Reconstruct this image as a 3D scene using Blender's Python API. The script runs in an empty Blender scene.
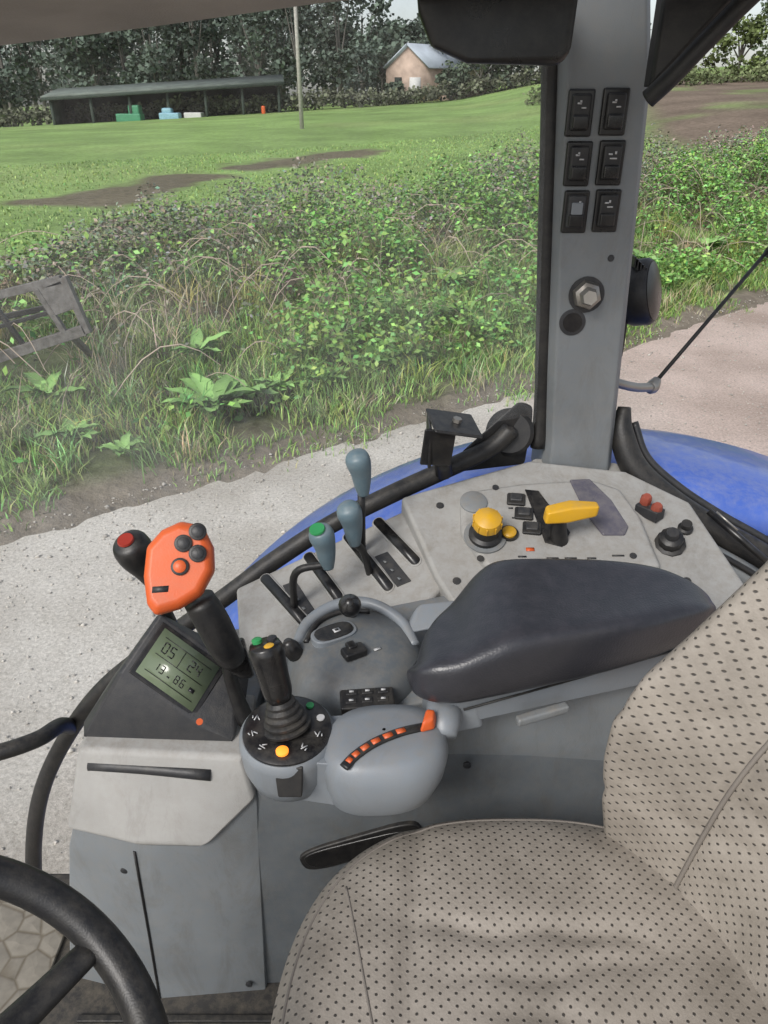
import bpy, bmesh, math, numpy as np
from mathutils import Vector, Matrix
rng=np.random.default_rng(7)
scene=bpy.context.scene
# ------------------------------------------------------------ helpers
def link(o,parent=None):
    scene.collection.objects.link(o)
    if parent: o.parent=parent
    return o
def group(name):
    e=bpy.data.objects.new(name,None); e.empty_display_size=.05
    return link(e)
def finish(o,mat,bevel=0,seg=2,smooth=True):
    if mat: o.data.materials.append(mat)
    if smooth:
        for p in o.data.polygons: p.use_smooth=True
    if bevel:
        m=o.modifiers.new('bev','BEVEL'); m.width=bevel; m.segments=seg; m.limit_method='ANGLE'; m.angle_limit=math.radians(25)
        w=o.modifiers.new('wn','WEIGHTED_NORMAL'); w.keep_sharp=False
    return o
def mesh(name,v,f,mat=None,parent=None,bevel=0,seg=2,smooth=True):
    me=bpy.data.meshes.new(name); me.from_pydata([tuple(map(float,p)) for p in v],[],f); me.update()
    o=bpy.data.objects.new(name,me); link(o,parent)
    return finish(o,mat,bevel,seg,smooth)
def hull(name,pts,mat,parent=None,bevel=.006,seg=3):
    bm=bmesh.new(); vs=[bm.verts.new(p) for p in pts]
    r=bmesh.ops.convex_hull(bm,input=vs)
    bad=list({g for g in r['geom_interior']+r['geom_unused'] if isinstance(g,bmesh.types.BMVert)})
    if bad: bmesh.ops.delete(bm,geom=bad,context='VERTS')
    bmesh.ops.dissolve_limit(bm,angle_limit=math.radians(4),verts=bm.verts,edges=bm.edges)
    bmesh.ops.recalc_face_normals(bm,faces=bm.faces)
    me=bpy.data.meshes.new(name); bm.to_mesh(me); bm.free()
    o=bpy.data.objects.new(name,me); link(o,parent)
    return finish(o,mat,bevel,seg)
def box(name,c,s,mat,parent=None,bevel=.003,ax=None):
    if ax is None: ax=((1,0,0),(0,1,0),(0,0,1))
    A=[Vector(a).normalized() for a in ax]; c=Vector(c)
    v=[c+A[0]*(i*s[0]/2)+A[1]*(j*s[1]/2)+A[2]*(k*s[2]/2) for i in(-1,1) for j in(-1,1) for k in(-1,1)]
    f=[(0,1,3,2),(4,6,7,5),(0,4,5,1),(2,3,7,6),(0,2,6,4),(1,5,7,3)]
    return mesh(name,v,f,mat,parent,bevel,2)
def prism(name,pts,n,h,mat,parent=None,bevel=.002,seg=2):
    n=Vector(n).normalized(); a=[Vector(p) for p in pts]; b=[p-n*h for p in a]; k=len(a)
    top=list(range(k)); bot=list(range(2*k-1,k-1,-1))
    f=[tuple(top),tuple(bot)]+[(i,i+k,(i+1)%k+k,(i+1)%k) for i in range(k)]
    me=bpy.data.meshes.new(name); me.from_pydata([tuple(p) for p in a+b],[],f); 
    bm=bmesh.new(); bm.from_mesh(me); bmesh.ops.recalc_face_normals(bm,faces=bm.faces); bm.to_mesh(me); bm.free()
    o=bpy.data.objects.new(name,me); link(o,parent)
    return finish(o,mat,bevel,seg)
def cr(pts,sub):
    P=np.array(pts,float)
    if sub<=1 or len(P)<3: return P
    Q=np.vstack([2*P[0]-P[1],P,2*P[-1]-P[-2]]); out=[]
    for i in range(1,len(Q)-2):
        for t in np.linspace(0,1,sub,endpoint=False):
            a,b,c_,d=Q[i-1],Q[i],Q[i+1],Q[i+2]
            out.append(.5*((2*b)+(-a+c_)*t+(2*a-5*b+4*c_-d)*t*t+(-a+3*b-3*c_+d)*t**3))
    out.append(P[-1]); return np.array(out)
def tube(name,pts,r,mat,parent=None,sub=6,n=16,closed=False,flat=1.0):
    k=len(pts); R=np.full(k,r) if np.isscalar(r) else np.array(r,float)
    Q=np.hstack([np.array(pts,float),R[:,None]])
    S=Q if closed else cr(Q,sub)
    P=S[:,:3]; R=np.maximum(S[:,3],.0003); m=len(P)
    v=[];f=[]; up=None
    for i in range(m):
        if closed: t=P[(i+1)%m]-P[i-1]
        else: t=P[min(i+1,m-1)]-P[max(i-1,0)]
        t=Vector(t).normalized()
        if up is None:
            up=Vector((0,0,1)) if abs(t.z)<.9 else Vector((0,1,0))
        a=(up-t*up.dot(t)).normalized(); b=t.cross(a); up=a
        for j in range(n):
            q=2*math.pi*j/n
            v.append(Vector(P[i])+a*(R[i]*math.cos(q)*flat)+b*(R[i]*math.sin(q)))
    for i in range(m if closed else m-1):
        for j in range(n):
            i2=(i+1)%m
            f.append((i*n+j,i*n+(j+1)%n,i2*n+(j+1)%n,i2*n+j))
    if not closed:
        f.append(tuple(range(n-1,-1,-1))); f.append(tuple((m-1)*n+j for j in range(n)))
    return mesh(name,v,f,mat,parent)
def lathe(name,prof,loc,axis,mat,parent=None,n=32,bevel=0):
    ax=Vector(axis).normalized(); a=ax.orthogonal().normalized(); b=ax.cross(a); L=Vector(loc); v=[];f=[]
    for r,h in prof:
        for j in range(n):
            q=2*math.pi*j/n
            v.append(L+ax*h+a*(r*math.cos(q))+b*(r*math.sin(q)))
    for i in range(len(prof)-1):
        for j in range(n):
            f.append((i*n+j,i*n+(j+1)%n,(i+1)*n+(j+1)%n,(i+1)*n+j))
    f.append(tuple(range(n-1,-1,-1))); f.append(tuple((len(prof)-1)*n+j for j in range(n)))
    o=mesh(name,v,f,mat,parent)
    bm=bmesh.new(); bm.from_mesh(o.data); bmesh.ops.recalc_face_normals(bm,faces=bm.faces)
    for e in bm.edges:
        if len(e.link_faces)==2 and e.calc_face_angle(0)>math.radians(38): e.smooth=False
    bm.to_mesh(o.data); bm.free()
    return o
# ------------------------------------------------------------ value noise
_tab=rng.random((256,256))
def vn(x,y,s=1.0,o=0):
    x=np.asarray(x,float)/s+o*17.3+1000; y=np.asarray(y,float)/s+o*9.1+1000
    xi=np.floor(x).astype(int); yi=np.floor(y).astype(int); fx=x-xi; fy=y-yi
    fx=fx*fx*(3-2*fx); fy=fy*fy*(3-2*fy)
    g=lambda a,b:_tab[a&255,b&255]
    return (g(xi,yi)*(1-fx)+g(xi+1,yi)*fx)*(1-fy)+(g(xi,yi+1)*(1-fx)+g(xi+1,yi+1)*fx)*fy
def fbm(x,y,s,o=0): return (vn(x,y,s,o)+.5*vn(x,y,s/2.1,o+1)+.25*vn(x,y,s/4.3,o+2))/1.75
def ss(t): t=np.clip(t,0,1); return t*t*(3-2*t)
# ------------------------------------------------------------ materials
def nt(name):
    m=bpy.data.materials.new(name); m.use_nodes=True; t=m.node_tree; b=t.nodes['Principled BSDF']; return m,t,b
def N(t,typ,**k):
    n=t.nodes.new(typ)
    for a,b in k.items(): setattr(n,a,b)
    return n
def plastic(name,col,rough=.5,var=.12,bump=.08,bs=500,dust=.0,dustcol=(.34,.31,.26),spec=.5,metal=0,coat=0,vs=9,grime=0):
    m,t,b=nt(name); L=t.links
    tc=N(t,'ShaderNodeTexCoord')
    n1=N(t,'ShaderNodeTexNoise'); n1.inputs['Scale'].default_value=vs; n1.inputs['Detail'].default_value=3; L.new(tc.outputs['Object'],n1.inputs['Vector'])
    mr=N(t,'ShaderNodeMapRange'); mr.inputs[1].default_value=.3; mr.inputs[2].default_value=.7; mr.inputs[3].default_value=1-var; mr.inputs[4].default_value=1+var; L.new(n1.outputs['Fac'],mr.inputs[0])
    mx=N(t,'ShaderNodeVectorMath',operation='SCALE'); mx.inputs[0].default_value=col; L.new(mr.outputs[0],mx.inputs['Scale'])
    out=mx.outputs[0]
    if dust>0:
        n2=N(t,'ShaderNodeTexNoise'); n2.inputs['Scale'].default_value=45; n2.inputs['Detail'].default_value=5; n2.inputs['Roughness'].default_value=.75; L.new(tc.outputs['Object'],n2.inputs['Vector'])
        g=N(t,'ShaderNodeNewGeometry'); sp=N(t,'ShaderNodeSeparateXYZ'); L.new(g.outputs['Normal'],sp.inputs[0])
        ab=N(t,'ShaderNodeMath',operation='MAXIMUM'); L.new(sp.outputs['Z'],ab.inputs[0]); ab.inputs[1].default_value=.35
        mr2=N(t,'ShaderNodeMapRange'); mr2.inputs[1].default_value=.4; mr2.inputs[2].default_value=.75; mr2.inputs[3].default_value=0; mr2.inputs[4].default_value=dust; L.new(n2.outputs['Fac'],mr2.inputs[0])
        mm=N(t,'ShaderNodeMath',operation='MULTIPLY'); L.new(ab.outputs[0],mm.inputs[0]); L.new(mr2.outputs[0],mm.inputs[1])
        mc=N(t,'ShaderNodeMix',data_type='RGBA'); L.new(mm.outputs[0],mc.inputs[0]); L.new(out,mc.inputs[6]); mc.inputs[7].default_value=(*dustcol,1); out=mc.outputs[2]
    if grime>0:
        mp=N(t,'ShaderNodeMapping'); mp.inputs['Scale'].default_value=(1,1,.35); L.new(tc.outputs['Object'],mp.inputs[0])
        n4=N(t,'ShaderNodeTexNoise'); n4.inputs['Scale'].default_value=14; n4.inputs['Detail'].default_value=6; n4.inputs['Roughness'].default_value=.8; n4.inputs['Distortion'].default_value=.6; L.new(mp.outputs[0],n4.inputs['Vector'])
        mg=N(t,'ShaderNodeMapRange'); mg.inputs[1].default_value=.50; mg.inputs[2].default_value=.66; mg.inputs[3].default_value=0; mg.inputs[4].default_value=grime; L.new(n4.outputs['Fac'],mg.inputs[0])
        mc=N(t,'ShaderNodeMix',data_type='RGBA'); L.new(mg.outputs[0],mc.inputs[0]); L.new(out,mc.inputs[6]); mc.inputs[7].default_value=(.09,.075,.055,1); out=mc.outputs[2]
    L.new(out,b.inputs['Base Color'])
    rr=N(t,'ShaderNodeMapRange'); rr.inputs[3].default_value=max(rough-.1,.03); rr.inputs[4].default_value=rough+.12; L.new(n1.outputs['Fac'],rr.inputs[0]); L.new(rr.outputs[0],b.inputs['Roughness'])
    b.inputs['Metallic'].default_value=metal; b.inputs['Specular IOR Level'].default_value=spec; b.inputs['Coat Weight'].default_value=coat
    if bump>0:
        n3=N(t,'ShaderNodeTexNoise'); n3.inputs['Scale'].default_value=bs; n3.inputs['Detail'].default_value=0; L.new(tc.outputs['Object'],n3.inputs['Vector'])
        bp=N(t,'ShaderNodeBump'); bp.inputs['Strength'].default_value=bump; bp.inputs['Distance'].default_value=.001; L.new(n3.outputs['Fac'],bp.inputs['Height']); L.new(bp.outputs[0],b.inputs['Normal'])
    return m
DG=(.24,.215,.18)
M_deck=plastic('deck_beige_plastic',(.335,.33,.315),.58,.08,.2,700,.7,DG,grime=.22)
M_grey=plastic('console_grey_plastic',(.185,.202,.214),.5,.10,.2,700,.8,DG,grime=.28)
M_grey2=plastic('console_dark_grey',(.112,.126,.137),.5,.14,.2,700,.8,(.2,.185,.16),grime=.32)
M_pod=plastic('pod_grey_plastic',(.20,.222,.245),.4,.07,.1,700,.5,DG,grime=.12)
M_pillar=plastic('pillar_grey_plastic',(.175,.19,.20),.5,.10,.15,700,.7,DG,grime=.22)
M_black=plastic('black_plastic',(.011,.011,.012),.45,.2,.15,600,.38,(.14,.125,.10))
M_blackg=plastic('black_gloss_plastic',(.008,.008,.009),.28,.2,.03,600,.15)
M_rubber=plastic('black_rubber',(.015,.0145,.0145),.5,.2,.3,300,.42,(.16,.14,.11))
M_dkgrey=plastic('dark_grey_housing',(.024,.025,.028),.48,.12,.2,500,.35,(.16,.145,.12))
M_arm=plastic('armrest_vinyl',(.024,.025,.031),.36,.04,.25,420,.14,(.16,.14,.16),spec=.65,vs=4)
M_orange=plastic('orange_plastic',(.62,.10,.018),.42,.12,.1,500,.35,(.33,.19,.12))
M_yellow=plastic('yellow_plastic',(.66,.36,.015),.42,.1,.1,500,.4,(.36,.27,.14))
M_green=plastic('green_plastic',(.03,.25,.08),.4,.1,.05)
M_red=plastic('red_plastic',(.33,.033,.02),.4,.1,.05)
M_blue=plastic('blue_fender_paint',(.075,.155,.56),.34,.08,.0,100,.5,(.34,.36,.44),coat=.3)
M_lever=plastic('lever_blue_grey',(.11,.165,.195),.42,.15,.1,500,.45)
M_steel=plastic('worn_steel',(.35,.33,.3),.4,.2,.1,200,.3,metal=.8)
M_galv=plastic('weathered_steel',(.15,.145,.14),.6,.35,.2,60,.6,(.13,.08,.05),metal=.2,vs=20,grime=.45)
M_white=plastic('white_marking',(.48,.48,.48),.5,.05,0)
M_pad=plastic('smoked_lid',(.10,.095,.12),.28,.15,.03,dust=.35)
M_brown=plastic('rusty_cap',(.28,.065,.04),.5,.2,.1)
M_head=plastic('headliner_fabric',(.28,.25,.215),.9,.15,.6,400,.3)
def emis(name,col,s):
    m,t,b=nt(name); b.inputs['Base Color'].default_value=(*col,1); b.inputs['Emission Color'].default_value=(*col,1); b.inputs['Emission Strength'].default_value=s; return m
M_lit=emis('lit_orange_lamp',(1,.3,.03),1.0)
M_lcd,t,b=nt('lcd_screen'); b.inputs['Roughness'].default_value=.15
tc=N(t,'ShaderNodeTexCoord'); nn=N(t,'ShaderNodeTexNoise'); nn.inputs['Scale'].default_value=12; t.links.new(tc.outputs['Object'],nn.inputs[0])
cr_=N(t,'ShaderNodeValToRGB'); cr_.color_ramp.elements[0].color=(.11,.14,.085,1); cr_.color_ramp.elements[1].color=(.165,.205,.135,1); t.links.new(nn.outputs['Fac'],cr_.inputs[0]); t.links.new(cr_.outputs[0],b.inputs['Base Color'])
PU,PV=.0165,.0125
def seatmat(name,col):
    m,t,b=nt(name); L=t.links
    uv=N(t,'ShaderNodeTexCoord'); outs=[]
    for off in (0,.5):
        a=N(t,'ShaderNodeVectorMath',operation='MULTIPLY'); a.inputs[1].default_value=(1/PU,1/PV,0); L.new(uv.outputs['UV'],a.inputs[0])
        ad=N(t,'ShaderNodeVectorMath',operation='ADD'); ad.inputs[1].default_value=(off,off,0); L.new(a.outputs[0],ad.inputs[0])
        fr=N(t,'ShaderNodeVectorMath',operation='FRACTION'); L.new(ad.outputs[0],fr.inputs[0])
        sb=N(t,'ShaderNodeVectorMath',operation='SUBTRACT'); sb.inputs[1].default_value=(.5,.5,0); L.new(fr.outputs[0],sb.inputs[0])
        ml=N(t,'ShaderNodeVectorMath',operation='MULTIPLY'); ml.inputs[1].default_value=(PU,PV,0); L.new(sb.outputs[0],ml.inputs[0])
        ln=N(t,'ShaderNodeVectorMath',operation='LENGTH'); L.new(ml.outputs[0],ln.inputs[0]); outs.append(ln.outputs['Value'])
    mn=N(t,'ShaderNodeMath',operation='MINIMUM'); L.new(outs[0],mn.inputs[0]); L.new(outs[1],mn.inputs[1])
    mr=N(t,'ShaderNodeMapRange'); mr.inputs[1].default_value=.0010; mr.inputs[2].default_value=.0020; L.new(mn.outputs[0],mr.inputs[0])
    n1=N(t,'ShaderNodeTexNoise'); n1.inputs['Scale'].default_value=7; n1.inputs['Detail'].default_value=8; n1.inputs['Roughness'].default_value=.72; L.new(uv.outputs['Object'],n1.inputs[0])
    rp=N(t,'ShaderNodeValToRGB'); e=rp.color_ramp.elements; e[0].position=.32; e[0].color=(col[0]*.62,col[1]*.61,col[2]*.59,1); e[1].position=.68; e[1].color=(col[0]*1.22,col[1]*1.22,col[2]*1.22,1); L.new(n1.outputs['Fac'],rp.inputs[0])
    mc=N(t,'ShaderNodeMix',data_type='RGBA'); L.new(mr.outputs[0],mc.inputs[0]); mc.inputs[6].default_value=(.04,.035,.03,1); L.new(rp.outputs[0],mc.inputs[7]); L.new(mc.outputs[2],b.inputs['Base Color'])
    b.inputs['Roughness'].default_value=.5
    n3=N(t,'ShaderNodeTexNoise'); n3.inputs['Scale'].default_value=320; n3.inputs['Detail'].default_value=1; L.new(uv.outputs['Object'],n3.inputs[0])
    hs=N(t,'ShaderNodeMath',operation='MULTIPLY_ADD'); L.new(n3.outputs['Fac'],hs.inputs[0]); hs.inputs[1].default_value=.35; L.new(mr.outputs[0],hs.inputs[2])
    bp=N(t,'ShaderNodeBump'); bp.inputs['Strength'].default_value=.7; bp.inputs['Distance'].default_value=.0015; L.new(hs.outputs[0],bp.inputs['Height']); L.new(bp.outputs[0],b.inputs['Normal'])
    return m
M_seat=seatmat('perforated_vinyl',(.285,.255,.22))
M_pipe=plastic('seat_piping',(.18,.16,.14),.6,.1,.1)
def foliage(name,rough=.55):
    m,t,b=nt(name); L=t.links
    a=N(t,'ShaderNodeAttribute'); a.attribute_name='col'; L.new(a.outputs['Color'],b.inputs['Base Color']); b.inputs['Roughness'].default_value=rough; b.inputs['Specular IOR Level'].default_value=.3
    return m
M_leaf=foliage('leaf_foliage',.5); M_grass=foliage('grass_blades',.5); M_far=foliage('distant_foliage',.9)
M_ground,t,b=nt('verge_and_field_ground'); L=t.links
a=N(t,'ShaderNodeAttribute'); a.attribute_name='col'
tc=N(t,'ShaderNodeTexCoord'); n1=N(t,'ShaderNodeTexNoise'); n1.inputs['Scale'].default_value=5; n1.inputs['Detail'].default_value=7; n1.inputs['Roughness'].default_value=.7; L.new(tc.outputs['Object'],n1.inputs[0])
mr=N(t,'ShaderNodeMapRange'); mr.inputs[1].default_value=.3; mr.inputs[2].default_value=.7; mr.inputs[3].default_value=.65; mr.inputs[4].default_value=1.3; L.new(n1.outputs['Fac'],mr.inputs[0])
n1b=N(t,'ShaderNodeTexNoise'); n1b.inputs['Scale'].default_value=.35; n1b.inputs['Detail'].default_value=4; L.new(tc.outputs['Object'],n1b.inputs[0])
mrb=N(t,'ShaderNodeMapRange'); mrb.inputs[1].default_value=.3; mrb.inputs[2].default_value=.7; mrb.inputs[3].default_value=.8; mrb.inputs[4].default_value=1.2; L.new(n1b.outputs['Fac'],mrb.inputs[0])
mu=N(t,'ShaderNodeMath',operation='MULTIPLY'); L.new(mr.outputs[0],mu.inputs[0]); L.new(mrb.outputs[0],mu.inputs[1])
vs=N(t,'ShaderNodeVectorMath',operation='SCALE'); L.new(a.outputs['Color'],vs.inputs[0]); L.new(mu.outputs[0],vs.inputs['Scale']); L.new(vs.outputs[0],b.inputs['Base Color']); b.inputs['Roughness'].default_value=.95; b.inputs['Specular IOR Level'].default_value=.1
bp=N(t,'ShaderNodeBump'); bp.inputs['Strength'].default_value=.8; bp.inputs['Distance'].default_value=.08; L.new(n1.outputs['Fac'],bp.inputs['Height']); L.new(bp.outputs[0],b.inputs['Normal'])
M_road,t,b=nt('gravel'); L=t.links
tc=N(t,'ShaderNodeTexCoord'); n0=N(t,'ShaderNodeTexNoise'); n0.inputs['Scale'].default_value=.8; n0.inputs['Detail'].default_value=6; L.new(tc.outputs['Object'],n0.inputs[0])
n1=N(t,'ShaderNodeTexNoise'); n1.inputs['Scale'].default_value=45; n1.inputs['Detail'].default_value=6; n1.inputs['Roughness'].default_value=.85; L.new(tc.outputs['Object'],n1.inputs[0])
rp=N(t,'ShaderNodeValToRGB'); e=rp.color_ramp.elements; e[0].position=.3; e[0].color=(.33,.31,.275,1); e[1].position=.64; e[1].color=(.76,.73,.68,1); L.new(n1.outputs['Fac'],rp.inputs[0])
rp0=N(t,'ShaderNodeValToRGB'); e=rp0.color_ramp.elements; e[0].position=.35; e[0].color=(.70,.67,.63,1); e[1].position=.62; e[1].color=(1.03,1.02,1.0,1); L.new(n0.outputs['Fac'],rp0.inputs[0])
m1=N(t,'ShaderNodeMix',data_type='RGBA',blend_type='MULTIPLY'); m1.inputs[0].default_value=1; L.new(rp.outputs[0],m1.inputs[6]); L.new(rp0.outputs[0],m1.inputs[7])
sx=N(t,'ShaderNodeSeparateXYZ'); L.new(tc.outputs['Object'],sx.inputs[0]); px=N(t,'ShaderNodeMapRange'); px.inputs[1].default_value=.8; px.inputs[2].default_value=3; L.new(sx.outputs['X'],px.inputs[0])
pk=N(t,'ShaderNodeMix',data_type='RGBA',blend_type='MULTIPLY'); L.new(px.outputs[0],pk.inputs[0]); L.new(m1.outputs[2],pk.inputs[6]); pk.inputs[7].default_value=(.95,.81,.78,1)
L.new(pk.outputs[2],b.inputs['Base Color']); b.inputs['Roughness'].default_value=.95
bp=N(t,'ShaderNodeBump'); bp.inputs['Strength'].default_value=.7; bp.inputs['Distance'].default_value=.015; L.new(n1.outputs['Fac'],bp.inputs['Height']); L.new(bp.outputs[0],b.inputs['Normal'])
# ------------------------------------------------------------ terrain
EX=[-60,-20,-2.66,-1.855,-.73,.645,1.67,3.48,5.96,10,60,400]; EY=[-40,-8,4.4,4.98,5.85,6.83,7.6,9.5,11.6,15,58,330]
def edge(x): return np.interp(x,EX,EY)
def terrain(x,y):
    x=np.asarray(x,float); y=np.asarray(y,float)
    d=y-edge(x)
    z=.62*ss(d/6)+.08*ss(d/.35)
    s=np.clip((y-14)/66,0,1.25)*ss(d/8)
    z+=s*(.0486*np.clip(x,-60,60)+1.40)
    z+=1.1*ss((x-5)/12)*ss((d-3)/10)
    z+=(fbm(x,y,1.3,3)-.5)*.30*ss(d/2)*ss((13-d)/4)
    return z
def segd(x,y,a,b):
    a=np.array(a);b=np.array(b);ab=b-a; tt=np.clip(((x-a[0])*ab[0]+(y-a[1])*ab[1])/ab.dot(ab),0,1)
    return np.hypot(x-a[0]-tt*ab[0],y-a[1]-tt*ab[1])
def patch(x,y):
    return np.minimum(segd(x,y,(-6.6,17.8),(-5.3,22.0)),segd(x,y,(-3.7,25.0),(-1.3,29.5))*.85)+(fbm(x,y,1.2,5)-.5)*2.2
def soilmask(x,y):
    return ss((x-8.0)/2.5)*ss((y-22)/5)*ss((78-y)/8)*ss((x-.26*y)/3)*(.45+.55*ss((fbm(x,y,5,2)-.22)/.2))
xs=np.concatenate([np.linspace(-400,-62,24),np.linspace(-60,-12,100),np.arange(-11.8,16,.2),np.linspace(16.3,60,90),np.linspace(63,400,24)])
ys=np.concatenate([np.linspace(-200,-4,20),np.arange(-3.5,24,.2),np.linspace(24.3,100,220),np.linspace(104,500,30)])
X,Y=np.meshgrid(xs,ys); Z=terrain(X,Y); Z=np.where((Y-edge(X))<0,-.004,Z)
nx,ny=len(xs),len(ys)
V=np.stack([X.ravel(),Y.ravel(),Z.ravel()],1)
idx=np.arange(nx*ny).reshape(ny,nx); F=np.stack([idx[:-1,:-1].ravel(),idx[:-1,1:].ravel(),idx[1:,1:].ravel(),idx[1:,:-1].ravel()],1)
def bigmesh(name,V,F,col,mat,parent=None,smooth=False):
    me=bpy.data.meshes.new(name); me.vertices.add(len(V)); me.vertices.foreach_set('co',np.asarray(V,np.float32).ravel())
    k=F.shape[1]; me.loops.add(F.size); me.loops.foreach_set('vertex_index',F.astype(np.int32).ravel())
    me.polygons.add(len(F)); me.polygons.foreach_set('loop_start',np.arange(0,F.size,k,dtype=np.int32)); 
    me.update(calc_edges=True)
    if smooth: me.polygons.foreach_set('use_smooth',np.ones(len(F),bool))
    if col is not None:
        at=me.color_attributes.new('col','FLOAT_COLOR','POINT'); c=np.ones((len(V),4),np.float32); c[:,:3]=np.clip(col,0,1); at.data.foreach_set('color',c.ravel())
    me.materials.append(mat); o=bpy.data.objects.new(name,me); return link(o,parent)
d=(Y-edge(X)).ravel(); x_=X.ravel(); y_=Y.ravel()
fieldc=np.array([.235,.35,.115]); vergec=np.array([.13,.155,.07]); soilc=np.array([.165,.13,.10])
w=ss((d-7.5)/1.5)[:,None]
col=vergec*(1-w)+fieldc*w
n=fbm(x_,y_,6,9)[:,None]; col=col*(.78+.44*n)
yl=(ss((fbm(x_,y_,9,14)-.45)/.3)*.35*w[:,0])[:,None]; col=col*(1-yl)+np.array([.30,.34,.14])*yl
pm=patch(x_,y_)
pw=(ss((1.5-pm)/.8)*.92)[:,None]; col=col*(1-pw)+soilc*.9*pw
bw=(ss((fbm(x_,y_,1.1,11)-.45)/.15)*(d<9)*(x_<1.0))[:,None]*.85; col=col*(1-bw)+soilc*.7*bw
rs=soilmask(x_,y_)[:,None]; col=col*(1-rs)+soilc*1.2*rs
rs=(np.exp(-((x_-8.5)/3)**2-((y_-17.5)/2.2)**2)*1.3).clip(0,1)[:,None]; col=col*(1-rs)+soilc*rs
ew=ss((.75-d-(fbm(x_,y_,.5,8)-.5)*.8)/.5)[:,None]; col=col*(1-ew)+np.array([.22,.19,.15])*ew
bigmesh('ground',V,F,col,M_ground,smooth=True)
rx=np.concatenate([np.linspace(-60,-8,40),np.arange(-7.9,14,.04),np.linspace(14.2,60,60)])
e=edge(rx)+(fbm(rx,rx*0,.5,4)-.5)*.5+(vn(rx,rx*0,.09,6)-.5)*.22
K=[0,.15,.6,1.5,3,5,8,14,30]
rv=np.concatenate([np.stack([rx,e-k,np.full_like(rx,.004)],1) for k in K]); m_=len(rx); idr=np.arange(len(K)*m_).reshape(len(K),m_)
rF=np.stack([idr[1:,:-1].ravel(),idr[1:,1:].ravel(),idr[:-1,1:].ravel(),idr[:-1,:-1].ravel()],1)
bigmesh('gravel_road',rv,rF,None,M_road)
ns_=6500; x=rng.uniform(-4.5,9,ns_); back_=rng.random(ns_)**1.8*4.2; y=edge(x)+.35-back_; r=rng.uniform(.004,.013,ns_)*(1+.9*(rng.random(ns_)<.06))
oc=np.array([(1,0,0),(0,1,0),(-1,0,0),(0,-1,0),(0,0,1),(0,0,-1)],float); of=np.array([(0,1,4),(1,2,4),(2,3,4),(3,0,4),(1,0,5),(2,1,5),(3,2,5),(0,3,5)])
P=oc[None]*(r[:,None,None]*rng.uniform(.6,1.3,(ns_,6,1)))*np.array([1,1,.6]); a=rng.random(ns_)*6.28; ca,sa=np.cos(a)[:,None],np.sin(a)[:,None]
P=np.stack([P[...,0]*ca-P[...,1]*sa,P[...,0]*sa+P[...,1]*ca,P[...,2]],-1)+np.stack([x,y,np.where(y>edge(x),.04,.006)+r*.3],1)[:,None,:]
cst=np.array([.52,.49,.44])*rng.uniform(.6,1.2,(ns_,1)); bigmesh('loose_stones',P.reshape(-1,3),(of[None]+np.arange(ns_)[:,None,None]*6).reshape(-1,3),np.repeat(cst,6,0),M_far)
# ------------------------------------------------------------ foliage generators
def leaves(c,size,colr,aspect=.55,upb=.5,rg=rng):
    n=len(c); dirv=rg.normal(size=(n,3)); dirv[:,2]=dirv[:,2]*.5; dirv/=np.linalg.norm(dirv,axis=1)[:,None]
    nor=rg.normal(size=(n,3)); nor[:,2]=np.abs(nor[:,2])+upb*2; side=np.cross(dirv,nor); side/=np.linalg.norm(side,axis=1)[:,None]+1e-9
    s=size[:,None]; up=np.cross(side,dirv)
    a=c-dirv*s*.5; b_=c+side*s*aspect*.5+up*s*.06; d_=c-side*s*aspect*.5+up*s*.06; e_=c+dirv*s*.5-up*s*.05
    V=np.stack([a,b_,e_,d_],1).reshape(-1,3); F=np.arange(4*n).reshape(n,4); C=np.repeat(colr,4,axis=0); return V,F,C
def blades(c,h,wd,colr,rg=rng,lean=.45):
    n=len(c); an=rg.random(n)*6.283; sd=np.stack([np.cos(an),np.sin(an),0*an],1)*wd[:,None]; ld=rg.normal(size=(n,3))*lean; ld[:,2]=0
    up=np.array([0,0,1.0])
    m=c+up*(h*.55)[:,None]+ld*(h*.3)[:,None]; tp=c+up*(h*.95)[:,None]+ld*h[:,None]
    V=np.stack([c-sd,c+sd,m+sd*.7,m-sd*.7,tp+sd*.08,tp-sd*.08],1).reshape(-1,3); i=np.arange(n)[:,None]*6
    F=np.concatenate([i+np.array([[0,1,2,3]]),i+np.array([[3,2,4,5]])])
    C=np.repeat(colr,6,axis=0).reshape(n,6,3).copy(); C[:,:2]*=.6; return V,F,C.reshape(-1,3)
def scatter(nn,x0,x1,d0,d1):
    x=rng.uniform(x0,x1,nn); dd=rng.uniform(d0,d1,nn); return x,edge(x)+dd,dd
def tint(base,n,v=.25,hue=.12):
    b=np.array(base)[None,:]*(1+rng.normal(size=(n,1))*v); b=b*(1+rng.normal(size=(n,3))*hue*np.array([1,.4,.8])); return np.clip(b,.004,.7)
lefth=lambda x:.42+.58*ss((x+5.5)/4.5)
x,y,dd=scatter(90000,-7,15,-.25,4.2)
nz=fbm(x,y,.9,21); keep=(nz>.36+.06*(dd>2.2)+.3*(dd<.3)*rng.random(len(x))+.22*(dd<.0))&(rng.random(len(x))<np.clip(1.3-dd/5,.2,1)); x,y,dd,nz=x[keep],y[keep],dd[keep],nz[keep]
h=(.05+.16*rng.random(len(x)))*(.5+nz)*(.5+ss(dd/1)*.7)
colg=tint((.26,.42,.11),len(x),.25,.15); yl=rng.random(len(x))<.14; colg[yl]=tint((.44,.41,.23),yl.sum(),.2)
bigmesh('verge_grass',*blades(np.stack([x,y,np.where(dd<0,.0,terrain(x,y))-.01],1),h,.004+.005*rng.random(len(x)),colg),M_grass)
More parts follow.
